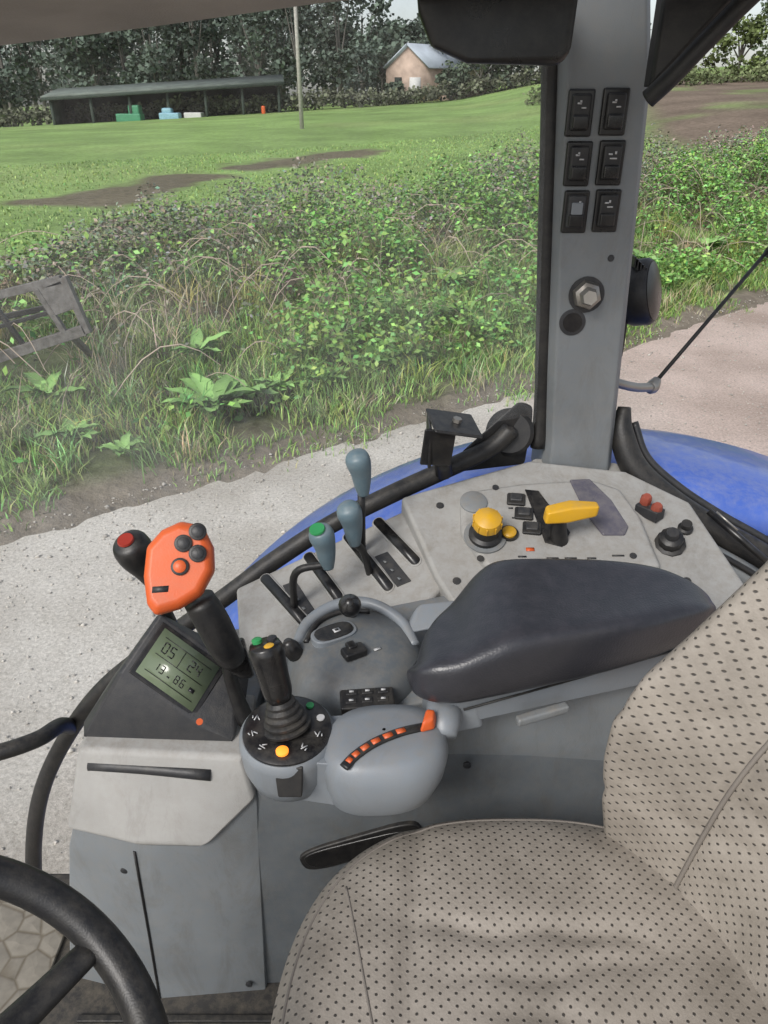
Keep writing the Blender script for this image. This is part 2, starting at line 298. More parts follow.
nt_=1000; tx,ty,td=scatter(nt_,-8,14,.3,8.5); x=np.repeat(tx,26)+rng.normal(size=nt_*26)*.07; y=np.repeat(ty,26)+rng.normal(size=nt_*26)*.07; hh_=np.repeat(rng.uniform(.2,.6,nt_)*(.5+.5*ss(td/2))*np.where(td>4,lefth(tx),1),26)*rng.uniform(.6,1.1,nt_*26)
ct=np.repeat(tint((.30,.40,.14),nt_,.25,.2),26,0)*rng.uniform(.7,1.3,(nt_*26,1)); dr=np.repeat(rng.random(nt_)<.2,26); ct[dr]=tint((.50,.44,.29),dr.sum(),.2)
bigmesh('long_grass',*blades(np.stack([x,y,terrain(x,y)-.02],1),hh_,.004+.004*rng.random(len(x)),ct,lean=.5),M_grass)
x=rng.uniform(-15,20,42000); y=edge(x)+8.0+rng.random(42000)**1.5*20
h=.03+.06*rng.random(len(x)); k=(patch(x,y)>1.4)&(soilmask(x,y)<.3); x,y,h=x[k],y[k],h[k]
nf=fbm(x,y,4,31)
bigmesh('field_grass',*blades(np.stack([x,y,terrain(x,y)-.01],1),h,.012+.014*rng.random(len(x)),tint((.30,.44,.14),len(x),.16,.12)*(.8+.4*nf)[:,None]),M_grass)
x,y,dd=scatter(125000,-8,14,.9,8.6)
env=fbm(x,y,1.2,41); bright=ss((x+2.2)/2.0)
dens=np.clip((env-.34)/.26,0,1)*(.22+.78*bright)
k=rng.random(len(x))<dens; x,y,dd,env,bright=x[k],y[k],dd[k],env[k],bright[k]
H=(.06+1.6*np.clip(env-.32,0,1))*ss(dd/2.5)*(1+.35*bright)*np.where(dd>4.5,lefth(x),1)+.05; H*=.6+.8*vn(x,y,.22,77); hz=H*np.sqrt(rng.random(len(x)))
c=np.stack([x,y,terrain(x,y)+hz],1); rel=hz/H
cw=tint((.20,.38,.10),len(x),.25,.15)*(.22+1.05*rel)[:,None]; cw[:,0]*=(.85+.3*env)  # leaves darken low in the clump: self-shadow put into the colour
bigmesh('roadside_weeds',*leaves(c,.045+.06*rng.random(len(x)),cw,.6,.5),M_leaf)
x,y,dd=scatter(85000,-10,14,4.6,9.2)
x2,y2,d2=scatter(15000,-8,.6,1.8,5.5)
x=np.r_[x,x2];y=np.r_[y,y2];dd=np.r_[dd,d2]
env=fbm(x,y,1.5,51); cd_=6.3+.9*ss((x+5)/4); prof=np.exp(-((dd-cd_)/1.6)**2)
k=rng.random(len(x))<np.clip((env-.28)/.25,0,1)*(.22+.78*prof); x,y,dd,env,prof=x[k],y[k],dd[k],env[k],prof[k]
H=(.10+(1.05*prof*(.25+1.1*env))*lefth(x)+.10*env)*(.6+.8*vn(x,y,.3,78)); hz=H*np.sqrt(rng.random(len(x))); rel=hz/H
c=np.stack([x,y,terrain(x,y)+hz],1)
cb=tint((.19,.23,.14),len(x),.3,.15)*(.24+1.0*rel)[:,None]; br=rng.random(len(x))<.30; cb[br]=tint((.33,.285,.24),br.sum(),.25)  # hedge depth shade painted into the leaf colour by height
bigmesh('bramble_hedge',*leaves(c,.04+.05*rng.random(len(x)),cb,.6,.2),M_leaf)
def canes(name,nn,x0,x1,d0,d1,col,ln=1.0):
    V=[];F=[];C=[]; b0=0
    x,y,dd=scatter(nn,x0,x1,d0,d1); zz=terrain(x,y)
    for i in range(nn):
        a=rng.uniform(0,6.28); L_=ln*rng.uniform(.5,1.3); hh=rng.uniform(.2,.75)*(float(lefth(x[i])) if dd[i]>4 else 1); r=rng.uniform(.003,.006); cc=np.array(col)*rng.uniform(.6,1.3)
        for j in range(7):
            q=j/6; p=np.array([x[i]+math.cos(a)*L_*q,y[i]+math.sin(a)*L_*q,zz[i]+.05+hh*math.sin(q*2.7)])
            for s1,s2 in((-1,-1),(1,-1),(0,1)):
                V.append(p+np.array([-math.sin(a)*s1*r,math.cos(a)*s1*r,s2*r])); C.append(cc)
            if j<6:
                for u in range(3):
                    F.append((b0+j*3+u,b0+j*3+(u+1)%3,b0+j*3+3+(u+1)%3,b0+j*3+3+u))
        b0+=21
    bigmesh(name,np.array(V),np.array(F),np.array(C),M_leaf)
canes('bramble_stems',750,-8,13,1.8,8.6,(.42,.34,.27))
def dock(x,y,n=14,L_=.34):
    z=float(terrain(x,y))+.04; V=[];F=[];C=[];b0=0
    for i in range(n):
        a=rng.uniform(0,6.28); l=L_*rng.uniform(.5,1.2); el=rng.uniform(.5,1.35); cc=np.array((.22,.39,.12))*rng.uniform(.6,1.35); w=l*.16; bend=rng.uniform(-.3,.3)
        for j in range(8):
            q=j/7; a2=a+bend*q; r=l*q*math.cos(el*(1-.6*q)); zz=z+.03+l*(math.sin(el)*q-.55*q*q*math.sin(el))
            ww=w*math.sin(math.pi*min(1,max(.06,q*.9+.1)))**.7*(1 if q>.2 else .22)
            for s in(-1,0,1):
                V.append((x+math.cos(a2)*r-math.sin(a2)*ww*s,y+math.sin(a2)*r+math.cos(a2)*ww*s,zz+abs(s)*.018*(1+.6*math.sin(j*2.2+i)))); C.append(cc*(1.25 if s==0 else 1))
            if j<7:
                for s in(0,1): F.append((b0+j*3+s,b0+j*3+s+1,b0+j*3+s+4,b0+j*3+s+3))
        b0+=24
    bigmesh('dock_plant',np.array(V),np.array(F),np.array(C),M_leaf,smooth=True)
for (px_,py_,nn_,l_) in [(-1.57,6.5,34,.44),(-1.3,6.75,22,.36),(-1.05,6.95,14,.30),(-.1,7.7,24,.4),(.25,7.9,18,.32),(-2.6,5.7,16,.32),(-3.0,6.3,16,.34),(-1.9,7.4,16,.36),(.6,9.3,16,.38),(.9,10.3,16,.4),(-2.1,5.5,12,.22),(-.6,7.1,16,.26),(5.6,13.6,18,.45),(4.2,12.4,14,.4),(1.3,9.0,14,.34),(-.4,8.6,14,.3)]: dock(px_,py_,nn_,l_)
def clumpcloud(centres,radii,per,size,colr,flat=.8):
    n=len(centres); c=np.repeat(centres,per,axis=0); r=np.repeat(radii,per)
    p=rng.normal(size=(n*per,3)); p/=np.linalg.norm(p,axis=1)[:,None]; rad=rng.random(n*per)**.45
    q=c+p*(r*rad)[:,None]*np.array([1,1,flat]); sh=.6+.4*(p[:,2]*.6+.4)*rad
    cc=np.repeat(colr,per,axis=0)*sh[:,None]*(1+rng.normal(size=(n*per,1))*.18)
    return q,size*(.6+.8*rng.random(n*per)),np.clip(cc,.01,.6)
def treeset(name,trees,mat,cardsize=.55,per=36,bark=(.16,.15,.135)):
    P=[];S=[];C=[];tv=[];tf=[];tc_=[]
    for (x,y,h,w,colr) in trees:
        z0=float(terrain(x,y)); nb=int(11+w*1.2)
        an=rng.random(nb)*6.28; rr=np.sqrt(rng.random(nb))*w*.42; hh=rng.uniform(.2,.95,nb); rr*=np.where(hh>.75,.6,1)
        cen=np.stack([x+np.cos(an)*rr,y+np.sin(an)*rr,z0+h*hh],1); rad=rng.uniform(.13,.24,nb)*w
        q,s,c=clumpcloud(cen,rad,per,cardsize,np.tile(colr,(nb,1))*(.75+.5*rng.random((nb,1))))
        P.append(q);S.append(s);C.append(c)
        def limb(a,b,r0,r1):
            a=np.array(a,float);b=np.array(b,float); i0=len(tv)
            for p,r in((a,r0),(b,r1)):
                for k in range(6): tv.append((p[0]+r*math.cos(k*1.047),p[1]+r*math.sin(k*1.047),p[2]))
            for k in range(6): tf.append((i0+k,i0+(k+1)%6,i0+6+(k+1)%6,i0+6+k))
            for k in range(12): tc_.append(bark)
        limb((x,y,z0-.2),(x,y,z0+h*.7),.02*h+.05,.06)
        for k in range(0,nb,3): limb((x,y,z0+h*.3),cen[k],.1,.03)
    P=np.concatenate(P);S=np.concatenate(S);C=np.concatenate(C)
    V,F,CC=leaves(P,S,C,.8,.1)
    V2=np.array(tv);F2=np.array(tf)+len(V)
    bigmesh(name,np.concatenate([V,V2]),np.concatenate([F,F2]),np.concatenate([CC,np.array(tc_)]),mat)
tr=[]
for i in range(50):
    x=-68+i*1.85+rng.uniform(-1,1); y=rng.uniform(90,108)
    h=rng.uniform(9.5,14)
    if x<-45: h=rng.uniform(3,5)
    if -2<x<12: h=rng.uniform(6,8.5)
    g=rng.uniform(.75,1.2); tr.append((x,y,h,rng.uniform(5.5,8.5),np.array((.145*g,.19*g,.15*g))))  # distance haze is mixed into the leaf colour as a pale bluish tint
for i in range(30):
    x=-52+i*2.9+rng.uniform(-1,1); h=rng.uniform(12,16)
    if -4<x<14: h=rng.uniform(8,11)
    tr.append((x,rng.uniform(114,124),h,rng.uniform(8,11),np.array((.17,.21,.185))))  # back row: more bluish haze painted into the leaf colour
for i in range(14):
    tr.append((rng.uniform(38,80),rng.uniform(80,100),rng.uniform(7,12),rng.uniform(5,8),np.array((.15,.19,.13))))
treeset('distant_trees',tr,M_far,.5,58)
tr=[(31,62,6.5,5,np.array((.14,.19,.08))),(35,66,8,6,np.array((.14,.18,.08))),(27,66,4.2,4.5,np.array((.17,.22,.08))),(39,64,8.5,6,np.array((.12,.17,.08))),(24,70,3.5,5,np.array((.17,.21,.08))),(33,72,9,6,np.array((.13,.17,.09)))]
treeset('field_edge_trees',tr,M_leaf,.32,80)
nh=520; x=np.linspace(-62,28,nh); y=82+3*np.sin(x*.07)+rng.normal(size=nh)*.6
cen=np.stack([x,y,terrain(x,y)+.4+rng.random(nh)*.8*(.4+vn(x,x*0,6,3))],1)
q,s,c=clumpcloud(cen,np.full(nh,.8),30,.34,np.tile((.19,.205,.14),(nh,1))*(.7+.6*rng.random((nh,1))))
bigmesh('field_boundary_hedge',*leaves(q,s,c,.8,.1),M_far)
nh=160; x=rng.uniform(10,40,nh); y=54+rng.normal(size=nh)*1.2+x*.35
cen=np.stack([x,y,terrain(x,y)+.2+rng.random(nh)*.5],1)
q,s,c=clumpcloud(cen,np.full(nh,.8),30,.25,np.tile((.19,.23,.11),(nh,1))*(.7+.6*rng.random((nh,1))))
bigmesh('hedge_bushes',*leaves(q,s,c,.8,.1),M_far)
# ------------------------------------------------------------ farm buildings
M_roof=plastic('shed_roof_sheet',(.125,.15,.13),.7,.3,0,vs=1); M_wood=plastic('dark_timber',(.04,.055,.045),.9,.3,0); M_inner=plastic('shed_interior',(.03,.038,.034),.9,.3,0)
M_brick=plastic('pale_render_gable',(.50,.38,.31),.9,.2,0,vs=1.5); M_slate=plastic('pale_barn_roof',(.42,.47,.53),.6,.1,0,vs=1); M_wht=plastic('white_wall',(.6,.6,.58),.7,.1,0); M_mach=plastic('green_machine',(.06,.26,.14),.5,.2,0); M_mblue=plastic('pale_blue_machine',(.25,.45,.55),.5,.2,0)
g=group('open_shed')
fa=Vector((-29,74,.55)); fb=Vector((-9.6,78,1.7)); back=Vector((-.9,5.5,.2))
def lerp(a,b,t): return a+(b-a)*t
hh=Vector((0,0,2.35))
prism('roof',[fa+hh+Vector((-.6,-.5,0)),fb+hh+Vector((.6,-.5,.1)),fb+hh+back+Vector((.6,.5,.55)),fa+hh+back+Vector((-.6,.5,.45))],(0,0,1),.16,M_roof,g,0)
prism('fascia',[fa+hh+Vector((-.6,-.55,-.35)),fb+hh+Vector((.6,-.55,-.25)),fb+hh+Vector((.6,-.55,.0)),fa+hh+Vector((-.6,-.55,-.1))],(0,-1,0),.08,M_wood,g,0)
prism('back_wall',[fa+back-Vector((0,0,1)),fb+back-Vector((0,0,1)),fb+back+hh+Vector((0,0,.4)),fa+back+hh+Vector((0,0,.3))],(0,-1,0),.15,M_inner,g,0)
for nm,p in(('end_wall_a',fa),('end_wall_b',fb)):
    prism(nm,[p-Vector((0,0,1)),p+back-Vector((0,0,1)),p+back+hh+Vector((0,0,.3)),p+hh],(1,0,0),.12,M_wood,g,0)
for i in range(7):
    p=lerp(fa,fb,i/6); box('post_%d'%i,p+Vector((0,0,.65)),(.22,.22,3.3),M_wood,g,0)
box('stored_green_machine',lerp(fa,fb,.32)+Vector((0,.5,.3)),(2.2,1.5,.7),M_mach,g,.1); box('stored_green_machine_cab',lerp(fa,fb,.345)+Vector((0,.5,.9)),(1.0,1.2,.8),M_mach,g,.15)
box('stored_blue_machine',lerp(fa,fb,.50)+Vector((0,.2,.2)),(1.8,1.2,.6),M_mblue,g,.1); box('stored_blue_hopper',lerp(fa,fb,.49)+Vector((0,.2,.65)),(.9,.9,.5),M_mblue,g,.15)
box('stored_pale_trailer',lerp(fa,fb,.60)+Vector((0,.8,.1)),(1.6,1.5,.6),M_wht,g,.1)
box('orange_drum',lerp(fa,fb,.93)+Vector((0,-.8,.2)),(.35,.35,.7),M_orange,g,.1)
g=group('barn')
bx,by=2.2,86; bz=2.0
A=[Vector((bx-2,by,bz)),Vector((bx+2,by,bz)),Vector((bx+2,by,bz+3.6)),Vector((bx,by,bz+5.4)),Vector((bx-2,by,bz+3.6))]
dv=Vector((6.0,6,0))
prism('walls',A,(-dv.x,-dv.y,0),dv.length,M_brick,g,0)
prism('roof_right',[A[2]+Vector((.3,-.3,-.15)),A[3]+Vector((0,-.3,.1)),A[3]+dv+Vector((0,0,.1)),A[2]+dv+Vector((.3,0,-.15))],(.6,0,1),.12,M_slate,g,0)
prism('roof_left',[A[4]+Vector((-.3,-.3,-.15)),A[3]+Vector((0,-.3,.1)),A[3]+dv+Vector((0,0,.1)),A[4]+dv+Vector((-.3,0,-.15))],(-.6,0,1),.12,M_slate,g,0)
box('door',(bx+.9,by-.03,bz+1.5),(1.1,.08,2.2),M_wht,g,0); box('window',(bx-.8,by-.03,bz+2.2),(.7,.08,.8),M_inner,g,0)
box('lean_to',(bx+6.2,by+1.5,bz+.9),(5.0,3,1.9),M_brick,g,0)
tr=[(9.5,84,4.6,5,np.array((.14,.18,.13))),(12.5,85,5.4,5,np.array((.15,.19,.14))),(-2.2,85,5.2,4.4,np.array((.14,.18,.15))),(6.6,84.5,3.4,3.6,np.array((.14,.18,.13))),(15.5,86,5.8,5.5,np.array((.14,.18,.13))),(1.0,84.3,2.0,2.6,np.array((.14,.18,.13)))]
treeset('barn_side_trees',tr,M_far,.4,60)
M_polewood=plastic('pole_timber',(.42,.40,.37),.8,.2,0)
def pole(x,y,h,lean):
    z=float(terrain(x,y)); g=group('utility_pole')
    tube('shaft',[(x,y,z-.3),(x+lean*h,y,z+h)],[.12,.08],M_polewood,g,1,10)
    tube('crossarm',[(x+lean*h-.9,y,z+h-.5),(x+lean*h+.9,y,z+h-.5)],.05,M_polewood,g,1,8)
    for s in(-.8,.8): lathe('insulator',[(.04,0),(.05,.06),(.03,.14)],(x+lean*h+s,y,z+h-.45),(0,0,1),M_wht,g,10)
pole(-4.5,46,8.2,-.01); pole(29,60,7.5,0)
# ------------------------------------------------------------ implement frame on verge
g=group('implement_frame')
def beam(name,a,b,w,h,mat,par): 
    a=Vector(a);b=Vector(b);d_=(b-a); x_=d_.normalized(); y_=Vector((0,0,1)).cross(x_)
    if y_.length<.1: y_=Vector((1,0,0))
    y_.normalize(); z_=x_.cross(y_); return box(name,(a+b)/2,(d_.length,w,h),mat,par,.004,(x_,y_,z_))
fy=6.5
beam('top_bar',(-4.6,fy,.93),(-2.74,fy,1.36),.06,.07,M_galv,g)
beam('bottom_bar',(-4.8,fy,.27),(-2.62,fy,.93),.07,.09,M_galv,g)
beam('end_plate',(-2.72,fy,1.38),(-2.60,fy,.90),.07,.06,M_galv,g)
beam('brace_a',(-2.97,fy-.01,1.28),(-2.80,fy-.01,.90),.05,.05,M_galv,g)
beam('brace_b',(-3.4,fy+.02,1.18),(-3.2,fy+.02,.77),.04,.04,M_rubber,g)
beam('mid_bar',(-4.6,fy+.02,.62),(-2.9,fy+.02,1.08),.035,.035,M_rubber,g)
prism('gusset',[(-2.97,fy-.03,1.27),(-2.72,fy-.03,1.36),(-2.66,fy-.03,1.12),(-2.88,fy-.03,1.05)],(0,-1,0),.012,M_galv,g)
beam('leg_a',(-2.8,fy+.05,.9),(-2.9,fy+.8,.4),.05,.05,M_galv,g); beam('leg_b',(-4.3,fy+.05,.9),(-4.3,fy+.3,.0),.05,.05,M_galv,g); beam('rear_bar',(-4.6,fy+.5,.7),(-2.9,fy+.5,1.05),.05,.05,M_rubber,g)
beam('tie',(-2.9,fy,1.1),(-2.9,fy+.5,1.05),.04,.04,M_rubber,g)
# ------------------------------------------------------------ REAR FENDER
fc=(.5,.91); R=1.128
v=[];f=[]; angs=np.linspace(math.radians(200),math.radians(-10),72); prof=[(1.24,-.05),(1.28,.0),(1.40,.012),(1.56,.006),(1.62,-.012),(1.645,-.045),(1.65,-.10)]
for a in angs:
    for (yy,dr) in prof: v.append((fc[0]+(R+dr)*math.cos(a),yy,fc[1]+(R+dr)*math.sin(a)))
k=len(prof)
for i in range(len(angs)-1):
    for j in range(k-1): f.append((i*k+j,i*k+j+1,(i+1)*k+j+1,(i+1)*k+j))
g=group('rear_fender'); o=mesh('fender_shell',v,f,M_blue,g); so=o.modifiers.new('s','SOLIDIFY'); so.thickness=.008; so.offset=0
lathe('tyre_tread',[(.55,0),(.95,.02),(1.0,.06),(1.0,.36),(.95,.40),(.55,.42)],(fc[0],1.2,fc[1]),(0,1,0),M_rubber,g,64)
# ------------------------------------------------------------ CAB STRUCTURE
g=group('cab_pillar')
PL=[(.222,2.95),(.2525,2.823),(.2605,2.727),(.297,2.223),(.303,2.14),(.304,2.05)]
PR=[(.368,2.95),(.386,2.823),(.403,2.725),(.430,2.18),(.434,2.12),(.440,2.05)]
v=[];f=[]
for (xl,z),(xr,_) in zip(PL,PR):
    for yy,xx in((1.40,xl),(1.30,xl),(1.28,xl+.012),(1.28,xr-.012),(1.30,xr),(1.40,xr)): v.append((xx,yy,z))
for i in range(len(PL)-1):
    for j in range(5): f.append((i*6+j,i*6+j+1,(i+1)*6+j+1,(i+1)*6+j))
mesh('pillar_trim',v,f,M_pillar,g,.004,3)
tube('window_seal',[(.236,1.31,2.85),(.253,1.31,2.72),(.274,1.31,2.45),(.292,1.31,2.22),(.292,1.30,2.12)],.014,M_rubber,g,6,12)
hull('pillar_foot',[(.285,1.275,2.075),(.455,1.275,2.07),(.27,1.24,2.055),(.475,1.22,2.045),(.27,1.31,2.055),(.475,1.31,2.045),(.285,1.31,2.095),(.455,1.31,2.085)],M_deck,g,.008)
def rocker(x,z,i,par):
    box('switch_bezel',(x,1.277,z),(.040,.008,.064),M_blackg,par,.003)
    box('switch_rocker',(x,1.272,z+.001),(.029,.010,.05),M_black if i!=4 else M_dkgrey,par,.004)
    box('switch_rocker_tip',(x,1.2655,z-.012),(.024,.006,.02),M_blackg,par,.003)
    k=rng.integers(0,3)
    box('switch_mark',(x-.004,1.2664,z+.013),(.006,.001,.0025),M_white,par,0); box('switch_mark',(x+.001+k*.001,1.2664,z+.007),(.011-.002*k,.001,.002),M_white,par,0); box('switch_mark',(x+.004-k*.003,1.2664,z+.015),(.003,.001,.004),M_white,par,0)
for i,(x,z) in enumerate([(.2957,2.6815),(.3475,2.683),(.3015,2.6116),(.3520,2.613),(.3060,2.542),(.3560,2.5435)]): rocker(x,z,i,g)
box('pale_switch_face',(.3060,1.2655,2.545),(.018,.003,.024),M_pod,g,.002)  # plain paler grey plate over one rocker
lathe('socket_nut',[(.025,0),(.025,.006),(.022,.010),(.022,.022),(.016,.026),(.012,.045)],(.342,1.28,2.411),(-.1,-1,.1),M_steel,g,6)
lathe('socket_washer',[(.03,0),(.03,.004)],(.342,1.281,2.411),(0,-1,0),M_dkgrey,g,24)
lathe('round_socket',[(.0225,0),(.0225,.003),(.018,.004)],(.324,1.281,2.364),(0,-1,0),M_dkgrey,g,28)
lathe('socket_hole',[(.018,0),(.0165,.0046)],(.324,1.281,2.364),(0,-1,0),M_blackg,g,28)
lathe('trim_screw',[(.006,0),(.005,.003)],(.375,1.281,2.47),(0,-1,0),M_dkgrey,g,12)
g=group('work_lamp')
lathe('lamp_housing',[(.02,-.06),(.05,-.05),(.064,-.01),(.064,.02),(.058,.028)],(.505,1.5,2.365),(.75,-.45,.2),M_black,g,32)
lathe('lamp_lens',[(.056,.029),(.04,.034),(.01,.036)],(.505,1.5,2.365),(.75,-.45,.2),M_blackg,g,32)
for q in range(5): box('lamp_fin',(.475+.006*q,1.49,2.43-.005*q),(.003,.06,.02),M_black,g,.001)
box('lamp_bracket',(.475,1.5,2.285),(.02,.05,.09),M_black,g,.004)
tube('lamp_stem',[(.475,1.5,2.25),(.45,1.45,2.23),(.43,1.40,2.23)],.01,M_black,g)
g=group('gas_strut')
tube('rod',[(.84,1.65,2.46),(.55,1.45,2.196)],.0042,M_black,g,1,10); tube('cylinder',[(.803,1.62,2.417),(1.02,1.77,2.61)],.012,M_black,g,1,14)
tube('ball_end',[(.556,1.455,2.203),(.546,1.447,2.190),(.536,1.44,2.185)],[.008,.014,.01],M_steel,g,3); tube('bracket_rod',[(.54,1.44,2.19),(.49,1.40,2.205),(.425,1.37,2.23)],.009,M_steel,g)
g=group('window_rail')
RP=[(.235,1.28,2.165),(.197,1.27,2.132),(.104,1.25,2.092),(.011,1.22,2.060),(-.0996,1.19,2.013),(-.203,1.17,1.949),(-.30,1.15,1.879),(-.46,1.15,1.752),(-.579,1.15,1.643),(-.678,1.15,1.509),(-.761,1.15,1.355),(-.82,1.15,1.18),(-.87,1.15,.95)]
tube('rail_tube',RP,.0175,M_rubber,g,8,16)
tube('rail_seal',[(p[0]-.003,p[1]+.022,p[2]-.020) for p in RP],.010,M_black,g,8,12)
tube('rail_branch',[(-.80,.98,1.63),(-.72,1.0,1.632),(-.665,1.04,1.625),(-.65,1.10,1.60),(-.655,1.15,1.545)],.016,M_rubber,g,8,14)
lathe('rail_end_plate',[(.045,0),(.045,.012),(.038,.018)],(.238,1.305,2.150),(-.2,-1,.3),M_black,g,32)
lathe('rail_end_bolt',[(.014,0),(.014,.026),(.01,.03)],(.238,1.302,2.150),(-.2,-1,.3),M_rubber,g,12)
hull('rail_mount',[(.12,1.27,2.08),(.27,1.29,2.09),(.28,1.3,2.2),(.25,1.3,2.215),(.15,1.27,2.13),(.12,1.3,2.07),(.27,1.32,2.09),(.27,1.32,2.2)],M_black,g,.006)
g=group('mounting_bracket')
box('top_plate',(.120,1.195,2.212),(.085,.085,.006),M_black,g,.003,((1,.15,-.2),(-.15,1,.1),(.2,-.1,1)))
box('front_plate',(.092,1.165,2.18),(.055,.006,.07),M_black,g,.003,((1,.15,-.1),(-.15,1,.1),(.1,-.1,1)))
box('side_plate',(.078,1.195,2.18),(.006,.075,.075),M_black,g,.003)
tube('clamp',[(.10,1.20,2.16),(.11,1.23,2.10)],.016,M_black,g,1)
lathe('bolt',[(.008,0),(.008,.007)],(.125,1.195,2.215),(.2,-.1,1),M_steel,g,6)
g=group('rear_window_frame')
Q=[(.455,1.33,2.19),(.452,1.31,2.145),(.478,1.28,2.085),(.54,1.25,2.035),(.62,1.22,1.99),(.72,1.19,1.94),(.85,1.15,1.855),(1.0,1.1,1.755)]
tube('frame_seal',Q,[.012,.022,.025,.025,.025,.025,.025,.025],M_rubber,g,8,16); tube('frame_trim',[(p[0]-.02,p[1]-.03,p[2]-.035) for p in Q[2:]],.024,M_grey,g,8,16)
tube('frame_cable',[(p[0]-.03,p[1]-.05,p[2]-.01) for p in Q[2:]],.006,M_black,g,8,10)
tube('frame_outer',[(p[0]+.03,p[1]+.03,p[2]+.010) for p in Q[1:]],.008,M_dkgrey,g,8,12)
v=[];f=[]
hx=[(-1.3,2.66),(-.9,2.70),(-.6,2.738),(-.458,2.755),(-.277,2.7736),(-.075,2.797),(.1,2.812),(.3,2.818),(.6,2.83)]
sec=[(.80,.03),(.98,.012),(1.04,.0),(1.075,.006),(1.09,.03),(1.12,.045),(1.12,.12),(.80,.12)]
for x,z in hx:
    for yy,dz in sec: v.append((x,yy,z+dz))
k=len(sec)
for i in range(len(hx)-1):
    for j in range(k): f.append((i*k+j,(i+1)*k+j,(i+1)*k+(j+1)%k,i*k+(j+1)%k))
g=group('cab_headliner'); mesh('headliner_edge',v,f,M_head,g,.006,3)
tube('roof_seal',[(x,1.15,z+.055) for x,z in hx],.022,M_rubber,g,5,12)
g=group('roof_speaker_housing')
hull('housing',[(.035,1.10,2.85),(.042,1.10,2.79),(.06,1.10,2.755),(.105,1.10,2.737),(.225,1.12,2.735),(.24,1.12,2.75),(.245,1.12,2.85),(.045,1.24,2.85),(.06,1.24,2.79),(.11,1.24,2.775),(.25,1.24,2.775),(.25,1.24,2.85)],M_blackg,g,.014,4)
g=group('roof_corner_trim')
tube('corner_seal',[(.372,1.20,2.700),(.395,1.18,2.728),(.427,1.16,2.770),(.475,1.14,2.825),(.555,1.12,2.90)],.010,M_black,g,8,14,flat=1.3)
hull('corner_panel',[(.378,1.22,2.712),(.378,1.22,2.92),(.56,1.16,2.92),(.47,1.17,2.835),(.415,1.2,2.765),(.38,1.26,2.712),(.38,1.26,2.92),(.56,1.2,2.92)],M_black,g,.006)
M_glass,t,b=nt('dusty_hazy_window_glass'); L=t.links
tr_=N(t,'ShaderNodeBsdfTransparent'); tr_.inputs[0].default_value=(.97,.975,.97,1)
d3=N(t,'ShaderNodeBsdfDiffuse'); d3.inputs[0].default_value=(.78,.79,.80,1)
tc=N(t,'ShaderNodeTexCoord'); nz_=N(t,'ShaderNodeTexNoise'); nz_.inputs['Scale'].default_value=6; nz_.inputs['Detail'].default_value=6; nz_.inputs['Roughness'].default_value=.8; L.new(tc.outputs['Object'],nz_.inputs[0])
mr=N(t,'ShaderNodeMapRange'); mr.inputs[1].default_value=.35; mr.inputs[2].default_value=.8; mr.inputs[3].default_value=.035; mr.inputs[4].default_value=.19; L.new(nz_.outputs['Fac'],mr.inputs[0])  # diffuse film: dust plus painted haze that washes out the view
m2=N(t,'ShaderNodeMixShader'); L.new(mr.outputs[0],m2.inputs[0]); L.new(tr_.outputs[0],m2.inputs[1]); L.new(d3.outputs[0],m2.inputs[2]); L.new(m2.outputs[0],t.nodes['Material Output'].inputs[0])
bot=[(p[0],p[1]+.02,p[2]) for p in RP[1:]]; bot=[(.285,1.30,2.165)]+bot; f=[]
v=list(bot)+[(.24-i*(1.5/(len(bot)-1)),(1.30 if i==0 else 1.17 if i>2 else 1.24-.03*i),2.86) for i in range(len(bot))]; kk=len(bot)
for i in range(kk-1): f.append((i,i+1,kk+i+1,kk+i))
mesh('window_glass',v,f,M_glass)
# ------------------------------------------------------------ CONSOLE
g=group('control_console')
zD=lambda x,y:1.98+.4*(y-.96)
zS=lambda x,y:1.97+.35*(y-.96)+.25*(x-.1)
nD=Vector((0,-.4,1)).normalized(); nS=Vector((-.25,-.35,1)).normalized()
D=lambda x,y,h=0:(x,y,zD(x,y)+h)
S=lambda x,y,h=0:(x,y,zS(x,y)+h)
hull('front_body',[(-.4417,.80,1.852),(-.2108,.78,1.857),(-.4964,.77,1.675),(-.3727,.73,1.717),(-.26,.73,1.717),(-.187,.76,1.79),(-.572,.77,1.30),(-.393,.73,1.30),(-.21,.745,1.30),(-.43,1.08,1.85),(-.19,1.08,1.87),(-.58,1.08,1.3),(-.19,1.08,1.3),(-.48,1.08,1.675)],M_grey,g,.010,3)
hull('front_top_slab',[(-.452,.792,1.862),(-.205,.772,1.866),(-.487,.762,1.720),(-.372,.724,1.735),(-.262,.722,1.735),(-.190,.752,1.800),(-.452,.90,1.866),(-.205,.90,1.872),(-.487,.90,1.72),(-.19,.90,1.72)],M_deck,g,.008,3)
hull('side_body',[(-.215,.755,1.70),(-.19,.765,1.80),(-.16,.80,1.885),(.5,.80,1.97),(.5,1.0,1.985),(-.2,1.0,1.885),(-.22,.755,1.30),(.5,.79,1.30),(.5,1.0,1.3),(-.2,1.0,1.3),(.5,.79,1.7)],M_grey2,g,.008,3)
tube('panel_seam',[(-.374,.7295,1.714),(-.384,.7295,1.5),(-.394,.7295,1.31)],.0022,M_black,g,3,8)
for (x,y,z) in((-.40,.738,1.66),(-.235,.738,1.35),(.12,.764,1.86)): lathe('panel_screw',[(.006,0),(.006,.003),(.004,.004)],(x,y,z),(-.1,-1,0),M_dkgrey,g,12)
tube('rubber_strip',[(-.437,.786,1.835),(-.35,.778,1.836),(-.252,.766,1.837)],.0095,M_dkgrey,g,3,14)
cx,cz_=-.036,1.683; an=math.radians(20); pts=[]
